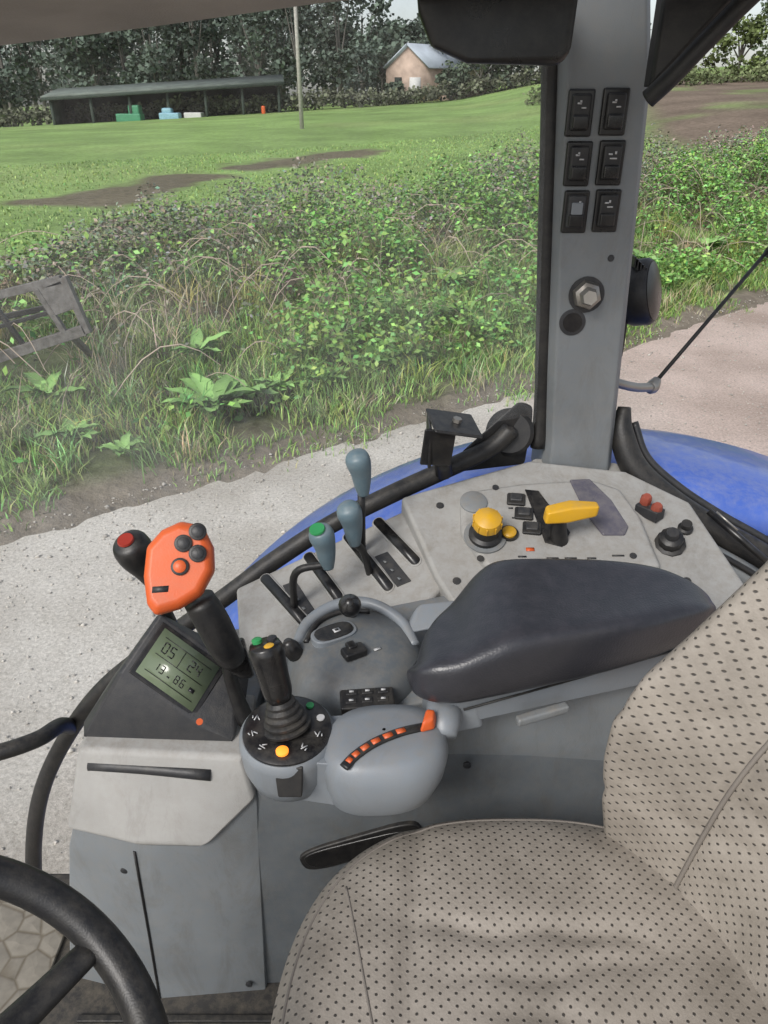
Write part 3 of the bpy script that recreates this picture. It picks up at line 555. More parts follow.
for i in range(24):
    q=i/24*2*math.pi; px_=.10*np.sign(math.cos(q))*abs(math.cos(q))**.45; pz=.026*np.sign(math.sin(q))*abs(math.sin(q))**.6
    X_=cx+px_*math.cos(an)-pz*math.sin(an); pts.append((X_,.750+(X_+.215)*.047,cz_+px_*math.sin(an)+pz*math.cos(an)))
prism('handle_recess_rim',pts,(0,-1,0),.03,M_black,g,.003)
pts2=[(cx+(p[0]-cx)*.92,p[1]-.0015,cz_-.002+(p[2]-cz_)*.76) for p in pts]
prism('handle_recess',pts2,(0,-1,0),.006,M_blackg,g,.002)
prism('rear_deck',[D(.03,1.19),D(.158,1.235),D(.275,1.275),D(.45,1.25),D(.55,1.18),D(.60,1.0),D(.45,.93),D(.108,.985),D(.085,1.03)],nD,.05,M_deck,g,.008,3)
prism('deck_pod',[D(.1515,1.186,.018),D(.25,1.203,.018),D(.376,1.212,.018),D(.425,1.190,.018),D(.448,1.13,.018),D(.460,1.03,.018),D(.17,1.03,.018),D(.132,1.10,.018),D(.135,1.16,.018)],nD,.03,M_deck,g,.010,4)
h=.019
lathe('yellow_knob_collar',[(.028,0),(.028,.010),(.022,.014),(.019,.03)],D(.1714,1.087,h),nD,M_black,g)
prof=[(.017,.028),(.0235,.032),(.0245,.042),(.0225,.050),(.012,.056),(.002,.058)]
lathe('yellow_knob_cap',prof,D(.1714,1.087,h),nD,M_yellow,g)
for i in range(10):
    q=i*.628; c_=Vector(D(.1714,1.087,h))+nD*.041; a1=nD.orthogonal().normalized(); a2=nD.cross(a1); rr_=a1*math.cos(q)+a2*math.sin(q)
    box('knob_rib',c_+rr_*.0245,(.0025,.003,.014),M_yellow,g,.001,(rr_,nD.cross(rr_),nD))
lathe('knob_washer',[(.036,0),(.036,.003)],D(.1714,1.087,h),nD,M_grey,g)
lathe('small_yellow_button',[(.012,0),(.012,.008),(.008,.011)],D(.2127,1.092,h),nD,M_yellow,g); lathe('small_button_ring',[(.016,0),(.016,.004)],D(.2127,1.092,h),nD,M_black,g)
lathe('round_blank',[(.024,0),(.024,.003),(.02,.005)],D(.158,1.158,h-.001),nD,M_grey,g)
for i in range(3):
    x=.2335+i*.010; y=1.163-i*.030
    box('deck_rocker_bezel',D(x,y,h),(.032,.027,.008),M_black,g,.003,((1,-.15,0),(.15,.93,.37),(0,-.37,.93))); box('deck_rocker',D(x,y,h+.005),(.022,.018,.006),M_dkgrey,g,.003,((1,-.15,0),(.15,.93,.37),(0,-.37,.93)))
prism('lever_gate',[D(.252,1.185,h+.001),D(.276,1.182,h+.001),D(.318,1.095,h+.001),D(.300,1.066,h+.001),D(.272,1.075,h+.001)],nD,.004,M_blackg,g,.001)
tube('yellow_lever_shaft',[D(.300,1.085,.0),D(.292,1.078,.05),(.292,1.07,2.098)],[.016,.013,.010],M_black,g,4)
hull('yellow_lever_grip',[(.262,1.052,2.092),(.262,1.075,2.092),(.264,1.052,2.114),(.264,1.073,2.118),(.300,1.052,2.094),(.300,1.085,2.094),(.305,1.055,2.122),(.305,1.082,2.124),(.352,1.068,2.098),(.352,1.088,2.098),(.354,1.068,2.118),(.354,1.088,2.118)],M_yellow,g,.005,3)
prism('smoked_lid',[D(.335,1.205,h+.003),D(.372,1.207,h+.003),D(.402,1.16,h+.003),D(.420,1.105,h+.003),D(.410,1.088,h+.003),D(.372,1.088,h+.003),D(.352,1.13,h+.003)],nD,.006,M_pad,g,.003,3)
for (x,y) in((.462,1.162),(.476,1.143)):
    lathe('breaker_cap',[(.010,0),(.010,.012),(.007,.017)],D(x,y,.015),nD,M_brown,g,8)
box('breaker_base',D(.469,1.152,.006),(.045,.025,.02),M_dkgrey,g,.002,((.6,-.75,0),(.75,.6,0),(0,0,1)))
lathe('power_socket',[(.026,0),(.026,.006),(.02,.008),(.02,.024),(.014,.028)],D(.49,1.09,0),(-.2,-.5,1),M_black,g,10)
lathe('power_socket_cap',[(.012,.026),(.010,.040)],D(.49,1.09,0),(-.2,-.5,1),M_dkgrey,g,12)
lathe('rotary_knob',[(.013,0),(.013,.006),(.009,.008),(.009,.018)],D(.524,1.12,0),(-.1,-.4,1),M_black,g,16)
for (x,y,s_) in((.28,1.045,.02),(.31,1.045,.02),(.345,1.045,.015),(.39,1.05,.02),(.23,1.048,.014),(.226,1.125,.008),(.222,1.145,.008),(.33,1.14,.01),(.33,1.125,.012)):
    box('deck_mark',D(x,y,h),(s_,.003,.001),M_dkgrey,g,0,((1,0,0),(0,.93,.37),(0,-.37,.93)))
box('orange_mark',D(.245,1.062,h),(.014,.007,.001),M_orange,g,0,((1,0,0),(0,.93,.37),(0,-.37,.93)))
for (x,y) in((.20,1.19),(.415,1.05),(.16,1.045)): lathe('deck_screw',[(.006,0),(.006,.002)],D(x,y,h-.001),nD,M_dkgrey,g,10)
for (x,y) in((.10,1.17),(.50,1.02),(.12,1.02)): lathe('deck_screw',[(.007,0),(.007,.002)],D(x,y,.0),nD,M_dkgrey,g,10)
prism('lever_plate',[S(-.268,1.108),S(-.12,1.155),S(.0516,1.206),S(.09,1.12),S(.1017,1.028),S(.0592,.985),S(-.10,.975),S(-.2428,.975)],nS,.05,M_deck,g,.008,3)
slots=[((-.011,1.184),(.0535,1.083)),((-.0655,1.165),(.0068,1.042)),((-.137,1.140),(-.079,1.0426)),((-.2137,1.112),(-.133,1.005))]
def capsule(a,b,r,h,fn=S,n=8):
    a=np.array(a);b=np.array(b); t_=(b-a)/np.linalg.norm(b-a); p_=np.array([-t_[1],t_[0]]); pts=[]
    for i in range(n+1):
        q=math.pi*i/n; w_=b+r*(p_*math.cos(q)+t_*math.sin(q)); pts.append(fn(w_[0],w_[1],h))
    for i in range(n+1):
        q=math.pi*i/n; w_=a+r*(-p_*math.cos(q)-t_*math.sin(q)); pts.append(fn(w_[0],w_[1],h))
    return pts
for a,b_ in slots:
    prism('slot_lip',capsule(a,b_,.0115,.0025),nS,.012,M_deck,g,.002)
    prism('slot_dark_inlay',capsule(a,b_,.0085,.0032),nS,.012,M_blackg,g,0)  # raised black slab: the inner dark of the slot put into its colour
for (x,y) in((.018,1.075),(-.145,1.055)):
    prism('lever_label',[S(x-.035,y+.035,.002),S(x-.012,y+.04,.002),S(x+.028,y-.03,.002),S(x+.004,y-.036,.002)],nS,.004,M_dkgrey,g,.001)
    for q in range(3): box('label_mark',S(x-.016+q*.012,y+.018-q*.020,.0035),(.007,.005,.001),M_grey,g,0,((.5,-.8,0),(.8,.5,0),(0,0,1)))
c0=(-.0413,.836)
lathe('dial_dome',[(.100,-.09),(.099,-.035),(.097,-.012),(.088,.006),(.07,.018),(.045,.026),(.001,.029)],(c0[0],c0[1],2.005),(0,-.12,1),M_grey2,g,56)
tube('dial_ridge',[(c0[0]-.085,c0[1]+.005,2.012),(c0[0]-.07,c0[1]+.045,2.026),(c0[0]-.03,c0[1]+.075,2.036),(c0[0]+.02,c0[1]+.078,2.036),(c0[0]+.065,c0[1]+.05,2.026),(c0[0]+.086,c0[1]+.01,2.010)],.0085,M_pod,g,8,12)
tube('dial_slot',[(c0[0]-.070,c0[1]+.0,2.0245),(c0[0]-.055,c0[1]+.036,2.033),(c0[0]-.02,c0[1]+.058,2.036),(c0[0]+.02,c0[1]+.06,2.035)],.004,M_black,g,8,8)
tube('dial_lever',[(c0[0]-.005,c0[1]+.055,2.03),(c0[0]-.006,c0[1]+.035,2.055),(c0[0]-.006,c0[1]+.012,2.08)],[.006,.006,.005],M_black,g,4)
tube('dial_lever_ball',[(c0[0]-.006,c0[1]+.018,2.070),(c0[0]-.006,c0[1]+.010,2.078),(c0[0]-.006,c0[1]+.002,2.090),(c0[0]-.006,c0[1]-.004,2.100)],[.006,.014,.0155,.004],M_blackg,g,5)
tube('side_knob',[(c0[0]-.083,c0[1]-.012,2.012),(c0[0]-.090,c0[1]-.014,2.028),(c0[0]-.093,c0[1]-.016,2.040)],[.012,.0125,.006],M_blackg,g,4)
an=.5; e1=Vector((math.cos(an),math.sin(an),0)); e2=Vector((-math.sin(an),math.cos(an),0)); nk=Vector((0,-.12,1)).normalized()
cc=Vector((c0[0]-.030,c0[1]+.008,2.038)); pts=[cc+e1*(.034*np.sign(math.cos(q))*abs(math.cos(q))**.6)+e2*(.019*np.sign(math.sin(q))*abs(math.sin(q))**.8) for q in np.linspace(0,2*math.pi,20,endpoint=False)]
prism('dial_inset_rim',pts,nk,.02,M_pod,g,.002); prism('dial_inset',[cc+(p-cc)*.85+Vector((0,0,.0015)) for p in pts],nk,.004,M_black,g,.001)
box('dial_inset_mark',cc+Vector((.004,0,.0025)),(.010,.008,.001),M_white,g,0,(e1,e2,nk)); box('dial_inset_mark',cc+Vector((.004,0,.0032)),(.005,.004,.001),M_black,g,0,(e1,e2,nk))
box('dial_rocker',(c0[0]+.0,c0[1]-.032,2.034),(.034,.022,.014),M_black,g,.004,(e1,e2,nk)); box('dial_rocker',(c0[0]-.004,c0[1]-.026,2.040),(.014,.016,.008),M_blackg,g,.003,(e1,e2,nk))
for q in range(3): box('dial_mark',(c0[0]+.032+q*.006,c0[1]-.022+q*.026,2.031-q*.001),(.010,.004,.001),M_white,g,0,(e1,e2,nk))
box('button_panel',(-.022,.742,2.003),(.072,.032,.014),M_black,g,.003,((1,.1,0),(-.1,1,.2),(0,-.2,1)))
for i in range(2):
    for j in range(3):
        box('panel_button',(-.043+j*.021,.735+i*.013+j*.002,2.0085+i*.003),(.016,.009,.004),M_black,g,.002,((1,.1,0),(-.1,1,.2),(0,-.2,1)))
        box('panel_icon',(-.043+j*.021,.735+i*.013+j*.002,2.0108+i*.003),(.006,.003,.0006),M_white,g,0,((1,.1,0),(-.1,1,.2),(0,-.2,1)))
hull('mid_cover',[(-.15,.80,1.90),(-.12,.98,1.955),(.12,1.02,1.985),(.5,.98,1.99),(.5,.82,2.0),(.05,.76,1.985),(-.10,.75,1.95),(-.15,.8,1.8),(.5,.8,1.8),(.5,1.0,1.8),(-.15,.98,1.8)],M_grey,g,.010)
hull('hinge_cover',[(.03,.90,2.0),(.16,.93,2.0),(.17,.88,2.04),(.03,.86,2.02),(.05,.90,2.045),(.14,.91,2.05)],M_pod,g,.006)
# ------------------------------------------------------------ armrest control pod + joystick
g=group('armrest_control_pod')
def ring(cx,cy,rx,ry,z,n=28): return [(cx+rx*math.cos(2*math.pi*i/n),cy+ry*math.sin(2*math.pi*i/n),z) for i in range(n)]
lathe('joystick_cup',[(.03,-.085),(.05,-.07),(.0575,-.045),(.0595,-.012),(.0585,-.004),(.055,0)],(-.118,.666,2.026),(0,-.06,1),M_pod,g,56)
v=[];f=[]; nn2=48; secp=[(-.005,.66,.030,.020,1.920),(-.005,.66,.052,.036,1.924),(-.002,.657,.066,.049,1.945),(.001,.655,.074,.055,1.975),(.002,.655,.077,.058,2.002),(.001,.657,.074,.055,2.019),(0,.660,.066,.048,2.028),(0,.662,.045,.030,2.031),(0,.662,.002,.002,2.032)]
for (a0,b0_,rx_,ry_,zz) in secp:
    for i in range(nn2):
        q=2*math.pi*i/nn2; cq,sq=math.cos(q),math.sin(q); v.append((a0+rx_*np.sign(cq)*abs(cq)**.75,b0_+ry_*np.sign(sq)*abs(sq)**.85+.10*(a0+rx_*cq)*1.0,zz))
for i in range(len(secp)-1):
    for j in range(nn2): f.append((i*nn2+j,i*nn2+(j+1)%nn2,(i+1)*nn2+(j+1)%nn2,(i+1)*nn2+j))
mesh('pod_body',v,f,M_pod,g)
hull('pod_neck',ring(-.04,.66,.05,.042,2.018)+ring(-.10,.66,.036,.036,2.018)+ring(-.10,.66,.03,.03,1.945)+ring(-.04,.66,.05,.036,1.94),M_pod,g,.004)
lathe('joystick_base',[(.054,-.004),(.054,.003),(.049,.006),(.02,.007)],(-.118,.666,2.026),(0,-.06,1),M_blackg,g,48)
prism('pod_clip',[(-.128,.612,2.022),(-.094,.612,2.022),(-.096,.600,1.985),(-.124,.600,1.985)],(0,-1,.2),.012,M_black,g,.002)
sl=[(-.046,.607,2.0275),(-.033,.622,2.031),(-.010,.640,2.0335),(.020,.656,2.0335),(.052,.668,2.031)]
tube('slider_groove',sl,.0065,M_black,g,8,10,flat=.45)
sc_=cr(sl,6)
for i in range(6):
    a=sc_[2+i*3]; b_=sc_[4+i*3]; tube('slider_mark',[tuple(a+np.array([0,0,.0018])),tuple(b_+np.array([0,0,.0018]))],.0042,M_orange,g,1,8,flat=.5)
hull('slider_knob',[(.042,.655,2.030),(.062,.662,2.030),(.066,.682,2.030),(.050,.684,2.030),(.046,.660,2.045),(.060,.664,2.046),(.062,.678,2.050),(.052,.680,2.050)],M_orange,g,.004,3)
g=group('joystick')
jb=Vector((-.118,.668,2.032)); jt=Vector((-.140,.688,2.142))
for i,(r_,q) in enumerate([(.030,.0),(.027,.07),(.024,.14),(.021,.21),(.018,.28)]):
    p=jb.lerp(jt,q); lathe('gaiter_fold_%d'%i,[(r_*.8,-.004),(r_,-.001),(r_,.002),(r_*.8,.006)],p,jt-jb,M_rubber,g,28)
def L3(a,b,t): return tuple(Vector(a).lerp(Vector(b),t))
tube('stick_grip',[L3(jb,jt,q) for q in(.1,.3,.42,.6,.8,.92,1.0)],[.012,.013,.0175,.0185,.020,.021,.018],M_blackg,g,4,24)
ax=(jt-jb).normalized()
for (dx,dy,mm) in((-.009,.004,M_green),(.007,-.007,M_yellow),(.008,.008,M_dkgrey)):
    lathe('grip_button',[(.0062,0),(.0062,.004),(.004,.0055)],jt+Vector((dx,dy,-.001)),ax,mm,g,16)
for i in range(10):
    q=i/10*6.283+.3; p=(-.118+.042*math.cos(q),.666+.042*math.sin(q),2.034)
    if i in(7,): lathe('indicator_lamp',[(.0075,0),(.0075,.003),(.004,.005)],p,(0,0,1),M_lit,g,16)
    elif i in (0,1): lathe('indicator_lamp',[(.005,0),(.005,.002)],p,(0,0,1),M_green if i else M_white,g,16)
    else:
        for u,(sx_,of_) in enumerate(((.009,.0),(.004,.004),(.006,-.004))):
            box('base_icon',(p[0]+of_*math.cos(q),p[1]+of_*math.sin(q),p[2]),(sx_,.0013,.0008),M_white,g,0,((-math.sin(q+u*.4),math.cos(q+u*.4),0),(math.cos(q+u*.4),math.sin(q+u*.4),0),(0,0,1)))
# ------------------------------------------------------------ armrest
g=group('armrest')
secs=[(.028,.700,.735,2.070,2.095),(.036,.680,.765,2.058,2.112),(.055,.668,.80,2.052,2.126),(.085,.664,.838,2.050,2.135),(.12,.668,.860,2.052,2.148),(.16,.676,.868,2.054,2.158),(.25,.698,.870,2.060,2.158),(.32,.718,.864,2.068,2.156),(.37,.738,.850,2.076,2.152),(.405,.756,.828,2.084,2.144),(.425,.775,.81,2.095,2.132),(.432,.785,.80,2.105,2.12)]
v=[];f=[]; n_=48; ss_=cr(secs,5)
for (x,y0,y1,z0,z1) in ss_:
    for i in range(n_):
        q=2*math.pi*i/n_; cq=math.cos(q);sq=math.sin(q); yy=(y0+y1)/2+(y1-y0)/2*np.sign(cq)*abs(cq)**.38; zz=(z0+z1)/2+(z1-z0)/2*np.sign(sq)*abs(sq)**.38
        if sq>0:
            t_=(yy-y0)/(y1-y0+1e-6); zz-=.010*math.sin(math.pi*min(max(t_,0),1))*math.exp(-((x-.27)/.12)**2)
            zz-=.022*math.exp(-((x-.075)/.035)**2)*(t_)
        if cq<0 and sq<0: yy+=.018*abs(sq)
        v.append((x+.03*(cq+1)*.5*(1 if x<.2 else 0)*(1-x/.2),yy,zz))
for i in range(len(ss_)-1):
    for j in range(n_): f.append((i*n_+j,i*n_+(j+1)%n_,(i+1)*n_+(j+1)%n_,(i+1)*n_+j))
f.append(tuple(range(n_-1,-1,-1))); f.append(tuple((len(ss_)-1)*n_+j for j in range(n_)))
mesh('armrest_pad',v,f,M_arm,g)
hull('armrest_beam',[(.07,.69,2.055),(.42,.79,2.09),(.42,.81,2.09),(.07,.80,2.055),(.09,.70,2.00),(.40,.78,2.01),(.40,.82,2.01),(.09,.80,2.0)],M_pod,g,.006)
tube('armrest_pivot',[(.075,.668,2.012),(.075,.69,2.02),(.078,.74,2.02)],[.014,.022,.022],M_pod,g,4,24)
hull('armrest_link',[(.06,.70,2.035),(.12,.705,2.035),(.13,.71,1.985),(.05,.69,1.985),(.06,.76,2.035),(.12,.76,2.035),(.12,.76,1.985),(.05,.76,1.985)],M_pod,g,.006)
box('armrest_latch',(.20,.700,2.02),(.07,.012,.012),M_grey,g,.003,((1,.28,.1),(-.28,1,0),(0,0,1)))
tube('armrest_seam',[(.10,.697,2.030),(.25,.738,2.045),(.40,.781,2.060)],.0015,M_black,g,2,8)
# ------------------------------------------------------------ display monitor
g=group('display_monitor')
A=Vector((-.3311,.8988,1.9977)); B=Vector((-.2529,.8774,1.9418)); Cc=Vector((-.286,.824,1.9055)); Dd=Vector((-.3642,.8454,1.962))
cen=(A+B+Cc+Dd)/4; nrm=(B-A).cross(Dd-A).normalized()
if nrm.y>0: nrm=-nrm
def ex(k,off): return [cen+(p-cen)*k+nrm*off for p in(A,B,Cc,Dd)]
hull('housing',ex(1.45,.0)+ex(1.36,.006)+[(-.452,.815,1.862),(-.222,.80,1.868),(-.21,.86,1.90),(-.46,.84,1.865),(-.43,.90,1.90),(-.33,.95,1.93),(-.21,.92,1.92)],M_dkgrey,g,.007,3)
prism('screen_bezel',ex(1.2,.0085),nrm,.006,M_blackg,g,.002)
prism('screen_lcd',ex(1.03,.0100),nrm,.002,M_lcd,g,0)
u_=(B-A).normalized(); w_=(Dd-A).normalized()
def lseg(a_,b2,l_,t_):
    prism('lcd_segment',[cen+u_*(a_-l_/2)+w_*(b2-t_/2)+nrm*.0106,cen+u_*(a_+l_/2)+w_*(b2-t_/2)+nrm*.0106,cen+u_*(a_+l_/2)+w_*(b2+t_/2)+nrm*.0106,cen+u_*(a_-l_/2)+w_*(b2+t_/2)+nrm*.0106],nrm,.0004,M_blackg,g,0)
SEG={0:'abcdef',1:'bc',2:'abged',3:'abgcd',4:'fgbc',5:'afgcd',6:'afgedc',8:'abcdefg'}
def digit(cx_,cy_,h_,dgt):
    w2=h_*.5; t_=h_*.11; pos={'a':(0,-h_/2,w2,t_),'g':(0,0,w2,t_),'d':(0,h_/2,w2,t_),'f':(-w2/2,-h_/4,t_,h_*.42),'b':(w2/2,-h_/4,t_,h_*.42),'e':(-w2/2,h_/4,t_,h_*.42),'c':(w2/2,h_/4,t_,h_*.42)}
    for s in SEG[dgt]: p=pos[s]; lseg(cx_+p[0],cy_+p[1],p[2],p[3])
for (a_,b2,h_,dg) in((-.033,-.014,.015,0),(-.021,-.014,.015,5),(.014,-.014,.015,2),(.026,-.014,.015,4),(-.030,.014,.011,1),(-.020,.014,.011,3),(.006,.014,.011,8),(.016,.014,.011,6)): digit(a_,b2,h_,dg)
for (a_,b2,l_,t_) in((0,-.027,.084,.001),(0,.027,.084,.001),(0,0,.084,.001),(-.004,-.013,.001,.026),(.033,.014,.009,.006),(-.007,.018,.004,.002)): lseg(a_,b2,l_,t_)
lathe('status_lamp',[(.005,0),(.005,.003)],cen+(Cc-cen)*1.27+(B-cen)*.1+nrm*.006,nrm,M_orange,g,12)
# ------------------------------------------------------------ multifunction lever (orange)
g=group('multifunction_lever')
o0=Vector((-.262,.80,2.176)); e1=Vector((1,.12,0)).normalized(); e2=Vector((.05,.62,.78)).normalized(); nn_=e1.cross(e2).normalized()
k_=.00128
out=[(-2,46),(20,40),(32,18),(35,-6),(24,-30),(4,-42),(-18,-47),(-27,-36),(-33,-8),(-33,22),(-20,38)]
mk=lambda s,o_:[tuple(o0+e1*(x*k_*s)+e2*(y*k_*s)+nn_*o_) for x,y in out]
hull('paddle_head',mk(.84,.016)+mk(1,.008)+mk(1,-.012)+mk(.8,-.026),M_orange,g,.004,3)
for (x,y) in((4,22),(3,-1),(17,33),(19,11)):
    p=o0+e1*(x*k_)+e2*(y*k_)+nn_*.0155
    lathe('thumb_button_ring',[(.0112,0),(.0112,.003),(.009,.004)],p,nn_,M_black,g,20); lathe('thumb_button',[(.008,0),(.008,.005),(.005,.007)],p,nn_,M_dkgrey if y!=-1 else M_orange,g,20)
box('paddle_label',o0+e1*(-14*k_)+e2*(-22*k_)+nn_*.0158,(.02,.008,.001),M_dkgrey,g,0,(e1,e2,nn_))
tube('handle',[(-.243,.80,2.125),(-.230,.80,2.09),(-.218,.80,2.05),(-.212,.81,2.02)],[.021,.023,.022,.020],M_black,g,5,20)
tube('stem',[(-.212,.81,2.03),(-.222,.825,1.98),(-.218,.83,1.93),(-.208,.83,1.88)],[.014,.010,.011,.013],M_black,g,5,16)
hull('handle_guard',[(-.205,.80,2.05),(-.19,.81,2.03),(-.185,.82,1.97),(-.205,.82,1.97),(-.2,.84,2.04),(-.19,.84,1.97),(-.225,.80,2.0)],M_blackg,g,.006)
g=group('gear_lever')
tube('stalk',[(-.330,.93,1.98),(-.338,.92,2.038),(-.345,.91,2.10)],[.010,.010,.013],M_black,g,4,16)
tube('knob',[(-.340,.915,2.075),(-.346,.91,2.105),(-.354,.90,2.135),(-.358,.895,2.155),(-.360,.892,2.164)],[.014,.022,.027,.024,.010],M_black,g,5,24)
lathe('knob_cap',[(.012,0),(.011,.003)],(-.3595,.888,2.1625),(-.1,-.35,.9),M_red,g,24)
def hyd(knob,base,mid=None,cap=None):
    g=group('hydraulic_lever'); k=Vector(knob); b_=Vector(base)
    pts=[tuple(b_)]+([mid] if mid else [])+[tuple(k-Vector((0,0,.035)))]
    tube('shaft',pts,.0065,M_black,g,6,12)
    tube('knob',[tuple(k+Vector((.004,.0,-.042))),tuple(k+Vector((.002,0,-.025))),tuple(k+Vector((0,-.002,.0))),tuple(k+Vector((-.004,-.006,.022))),tuple(k+Vector((-.008,-.010,.034))),tuple(k+Vector((-.010,-.012,.040)))],[.009,.0135,.017,.0205,.017,.005],M_lever,g,6,24)
    if cap: lathe('knob_cap',[(.013,0),(.012,.003)],k+Vector((-.010,-.014,.039)),(-.15,-.3,1),cap,g,20)
hyd((-.0378,1.10,2.165),(-.039,1.13,1.99))
hyd((-.052,1.06,2.092),(-.025,1.08,1.98),(-.035,1.07,2.03))
hyd((-.0945,1.02,2.072),(-.155,1.045,1.93),(-.145,1.02,2.02),M_green)
g=group('ballpoint_pen'); tube('barrel',[(.590,1.185,2.045),(.69,1.10,1.975)],.0065,M_blackg,g,1,12); tube('clip',[(.597,1.17,2.052),(.63,1.145,2.028)],.002,M_steel,g,1,8)
# ------------------------------------------------------------ SEAT
g=group('driver_seat')
CX,CY,RX,RY=.172,.362,.292,.315
def cush_z(x,y):
    r=(abs((x-CX)/RX)**2.6+abs((y-CY)/RY)**2.6)**(1/2.6)
    z=1.894-.008*r**2-.032*r**12
    for (yc,sl_,x0_,x1_,am,wd) in((.50,-.10,-.02,.33,.0055,.013),(.455,.06,.04,.34,.004,.012),(.41,-.05,.08,.34,.0055,.013),(.355,.08,.07,.34,.004,.014),(.30,-.04,.1,.34,.005,.013)):
        m_=min(1,max(0,(x-x0_)/.10))*min(1,max(0,(x1_-x)/.06)); z-=am*m_*math.exp(-((y-yc-sl_*(x-.15)-.006*math.sin(x*23+yc*30)-.003*math.sin(x*61+yc*70))/wd)**2)
    z-=.004*math.exp(-(((x-.02)-.10*(y-.4))/.012)**2)
    return z
v=[];f=[];uv=[]; nr,na=70,180
for i in range(nr+8):
    rho=min(i/nr,1.0)**.8; ext=max(0,i-nr)
    for j in range(na):
        q=2*math.pi*j/na; cq,sq=math.cos(q),math.sin(q); den=(abs(cq)**2.6+abs(sq)**2.6)**(1/2.6)
        rr=rho+(0.012*math.sin(ext/8*math.pi))
        x=CX+RX*rr*cq/den; y=CY+RY*rr*sq/den
        z=cush_z(CX+RX*rho*cq/den,CY+RY*rho*sq/den)-ext*.014
        v.append((x,y,z)); uv.append((x,y+ext*.014*(1 if sq>0 else -1)))
for i in range(nr+7):
    for j in range(na): f.append((i*na+j,i*na+(j+1)%na,(i+1)*na+(j+1)%na,(i+1)*na+j))
o=mesh('seat_cushion',v,f,M_seat,g)
def setuv(o,uv):
    l=o.data.uv_layers.new(name='UVMap'); 
    for lo in o.data.loops: l.data[lo.index].uv=uv[lo.vertex_index]
setuv(o,uv)
def cpt(rho,q,dz=.001):
    cq,sq=math.cos(q),math.sin(q); den=(abs(cq)**2.6+abs(sq)**2.6)**(1/2.6); x=CX+RX*rho*cq/den; y=CY+RY*rho*sq/den; return (x,y,cush_z(x,y)+dz)
tube('cushion_piping',[cpt(.95,q,.0) for q in np.linspace(.6,5.6,60)],.0018,M_pipe,g,2,8)
def sm(x,y): return (x,y,cush_z(x,y)-.0002)
tube('cushion_seam',[sm(-.045+.07*q,.56-.33*q) for q in np.linspace(0,1,24)],.0014,M_pipe,g,2,8)
hull('seat_base',[(-.06,.12,1.80),(-.06,.60,1.80),(.42,.60,1.80),(.42,.12,1.80),(-.02,.16,1.62),(-.02,.56,1.62),(.38,.56,1.62),(.38,.16,1.62)],M_black,g,.01)
lathe('seat_pedestal',[(.16,0),(.15,.1),(.13,.3)],(.18,.36,1.33),(0,0,1),M_rubber,g,24)
zt=np.array([1.80,1.86,1.95,2.016,2.07,2.134,2.19,2.284,2.45,2.65,2.72]); xe=np.array([.30,.285,.268,.262,.264,.289,.328,.388,.455,.53,.56]); xc=.405+.30*(zt-1.92)
ext_z=np.linspace(1.80,2.70,110); sv=np.linspace(-1,1,121); v=[];f=[];uv=[]
for z in ext_z:
    a_=np.interp(z,zt,xe); b2=np.interp(z,zt,xc)+.02*math.sin((z-1.9)*6)
    for s in sv:
        as_=abs(s); sg=1 if s>=0 else -1
        if as_<.84: y=.36+sg*.272*(as_/.84); x=b2+(a_-b2)*(as_/.84)**2.3
        else:
            q=(as_-.84)/.16; y=.36+sg*(.272+.030*math.sin(q*math.pi*.62)); x=a_+.055*(1-math.cos(q*math.pi*.62))
        x+=.005*math.exp(-((as_-.60)/.02)**2)+.0045*math.exp(-((z-2.02-.12*(as_-.4))/.011)**2)*(as_<.6)+.004*math.exp(-((z-1.985+.1*(as_-.6))/.012)**2)+.003*math.exp(-((z-2.10+.25*(as_-.8))/.012)**2)*(as_>.62)
        v.append((x,y,z)); uv.append((z*1.15,.36+s*.36))
ns=len(sv)
for i in range(len(ext_z)-1):
    for j in range(ns-1): f.append((i*ns+j,i*ns+j+1,(i+1)*ns+j+1,(i+1)*ns+j))
o=mesh('seat_backrest',v,f,M_seat,g); setuv(o,uv); so=o.modifiers.new('s','SOLIDIFY'); so.thickness=.05; so.offset=1 
for s0 in(.60,-.60):
    pts=[]
    for z in np.linspace(1.86,2.66,14):
        a_=np.interp(z,zt,xe); b2=np.interp(z,zt,xc)+.02*math.sin((z-1.9)*6); y=.36+np.sign(s0)*.272*(.60/.84); x=b2+(a_-b2)*(.60/.84)**2.3
        pts.append((x+.003,y,z))
    tube('backrest_piping',pts,.0028,M_pipe,g,4,8)
# ------------------------------------------------------------ STEERING WHEEL
g=group('steering_wheel')
C=Vector((-.343,.228,2.085)); e1=Vector((.866,0,-.5)); e2=Vector((0,1,0)); ax=e1.cross(e2)
tube('rim',[tuple(C+e1*(.2*math.cos(q))+e2*(.2*math.sin(q))) for q in np.linspace(0,2*math.pi,96,endpoint=False)],.0165,M_black,g,1,20,closed=True)
lathe('hub',[(.06,-.06),(.065,-.03),(.055,-.015),(.03,-.010)],C,(.5,0,.866),M_black,g,32)
for q in(math.radians(60),math.radians(180),math.radians(300)):
    dq=e1*math.cos(q)+e2*math.sin(q); tube('spoke',[tuple(C+dq*.04-Vector((.5,0,.866))*.03),tuple(C+dq*.12-Vector((.5,0,.866))*.02),tuple(C+dq*.195)],[.022,.016,.013],M_black,g,5,14,flat=.6)
tube('column',[tuple(C-Vector((.5,0,.866))*.05),tuple(C-Vector((.5,0,.866))*.35),(-.62,.235,1.33)],[.045,.055,.07],M_dkgrey,g,4,20)
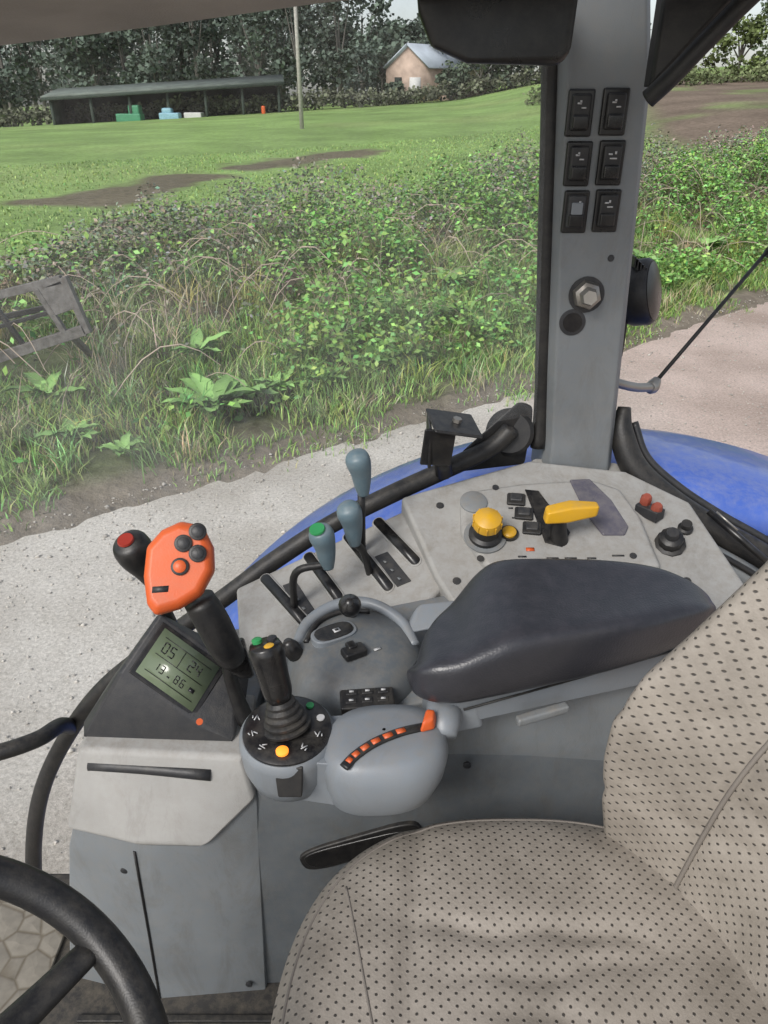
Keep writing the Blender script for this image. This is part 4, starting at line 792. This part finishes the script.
# ------------------------------------------------------------ FLOOR
M_mat=plastic('floor_mat',(.035,.033,.031),.8,.3,.5,80,.8,(.14,.12,.09))
M_cr,t,b=nt('muddy_cracked_mat'); L=t.links; tc=N(t,'ShaderNodeTexCoord'); vo=N(t,'ShaderNodeTexVoronoi',feature='DISTANCE_TO_EDGE'); vo.inputs['Scale'].default_value=20; L.new(tc.outputs['Object'],vo.inputs[0])
nz2=N(t,'ShaderNodeTexNoise'); nz2.inputs['Scale'].default_value=60; nz2.inputs['Detail'].default_value=6; L.new(tc.outputs['Object'],nz2.inputs[0])
rp=N(t,'ShaderNodeValToRGB'); e=rp.color_ramp.elements; e[0].position=.01; e[0].color=(.14,.12,.09,1); e[1].position=.08; e[1].color=(.22,.20,.165,1); L.new(vo.outputs['Distance'],rp.inputs[0])
mm=N(t,'ShaderNodeMix',data_type='RGBA',blend_type='MULTIPLY'); mm.inputs[0].default_value=.6; L.new(rp.outputs[0],mm.inputs[6]); gr=N(t,'ShaderNodeMapRange'); gr.inputs[3].default_value=.5; gr.inputs[4].default_value=1.6; L.new(nz2.outputs['Fac'],gr.inputs[0]); L.new(gr.outputs[0],mm.inputs[7]); L.new(mm.outputs[2],b.inputs['Base Color']); b.inputs['Roughness'].default_value=.9
bp=N(t,'ShaderNodeBump'); bp.inputs['Distance'].default_value=.006; L.new(vo.outputs['Distance'],bp.inputs['Height']); L.new(bp.outputs[0],b.inputs['Normal'])
g=group('cab_floor')
box('floor_pan',(-.1,.45,1.29),(1.9,1.05,.06),M_mat,g,.01)
prism('muddy_mat',[(-1.0,.3,1.330),(-.60,.3,1.330),(-.60,.93,1.330),(-1.0,.93,1.330)],(0,0,1),.008,M_cr,g,.002)
for i in range(8): box('floor_rib',(-.25,.45+i*.035,1.323),(.55,.012,.006),M_rubber,g,.002)
# ------------------------------------------------------------ LIGHT, SKY, CAMERA
w=bpy.data.worlds.new('World'); scene.world=w; w.use_nodes=True; t=w.node_tree
sky=t.nodes.new('ShaderNodeTexSky'); sky.sky_type='NISHITA'; sky.sun_disc=False; sky.sun_elevation=math.radians(42); sky.sun_rotation=math.radians(215); sky.air_density=1.0; sky.dust_density=2.0; sky.ozone_density=.8
hs=t.nodes.new('ShaderNodeHueSaturation'); hs.inputs['Saturation'].default_value=.45; hs.inputs['Value'].default_value=1.1; t.links.new(sky.outputs[0],hs.inputs['Color'])
bg=t.nodes['Background']; bg.inputs['Strength'].default_value=.15; t.links.new(hs.outputs[0],bg.inputs[0])
sd=bpy.data.lights.new('sun','SUN'); sd.energy=2.4; sd.angle=math.radians(22); sd.color=(1,.97,.93); so=bpy.data.objects.new('sun',sd); link(so)
az=math.radians(215); el=math.radians(42); dv=Vector((math.sin(az)*math.cos(el),math.cos(az)*math.cos(el),math.sin(el)))
so.rotation_euler=dv.to_track_quat('Z','Y').to_euler()
cd=bpy.data.cameras.new('camera'); cam=bpy.data.objects.new('camera',cd); link(cam); cam.location=(0,0,2.7); cam.rotation_euler=(math.radians(61),0,0)
cd.sensor_width=36; cd.sensor_fit='AUTO'; cd.lens=26.19; cd.clip_start=.02; cd.clip_end=2000; scene.camera=cam
scene.view_settings.view_transform='Standard'; scene.view_settings.look='None'; scene.view_settings.exposure=0
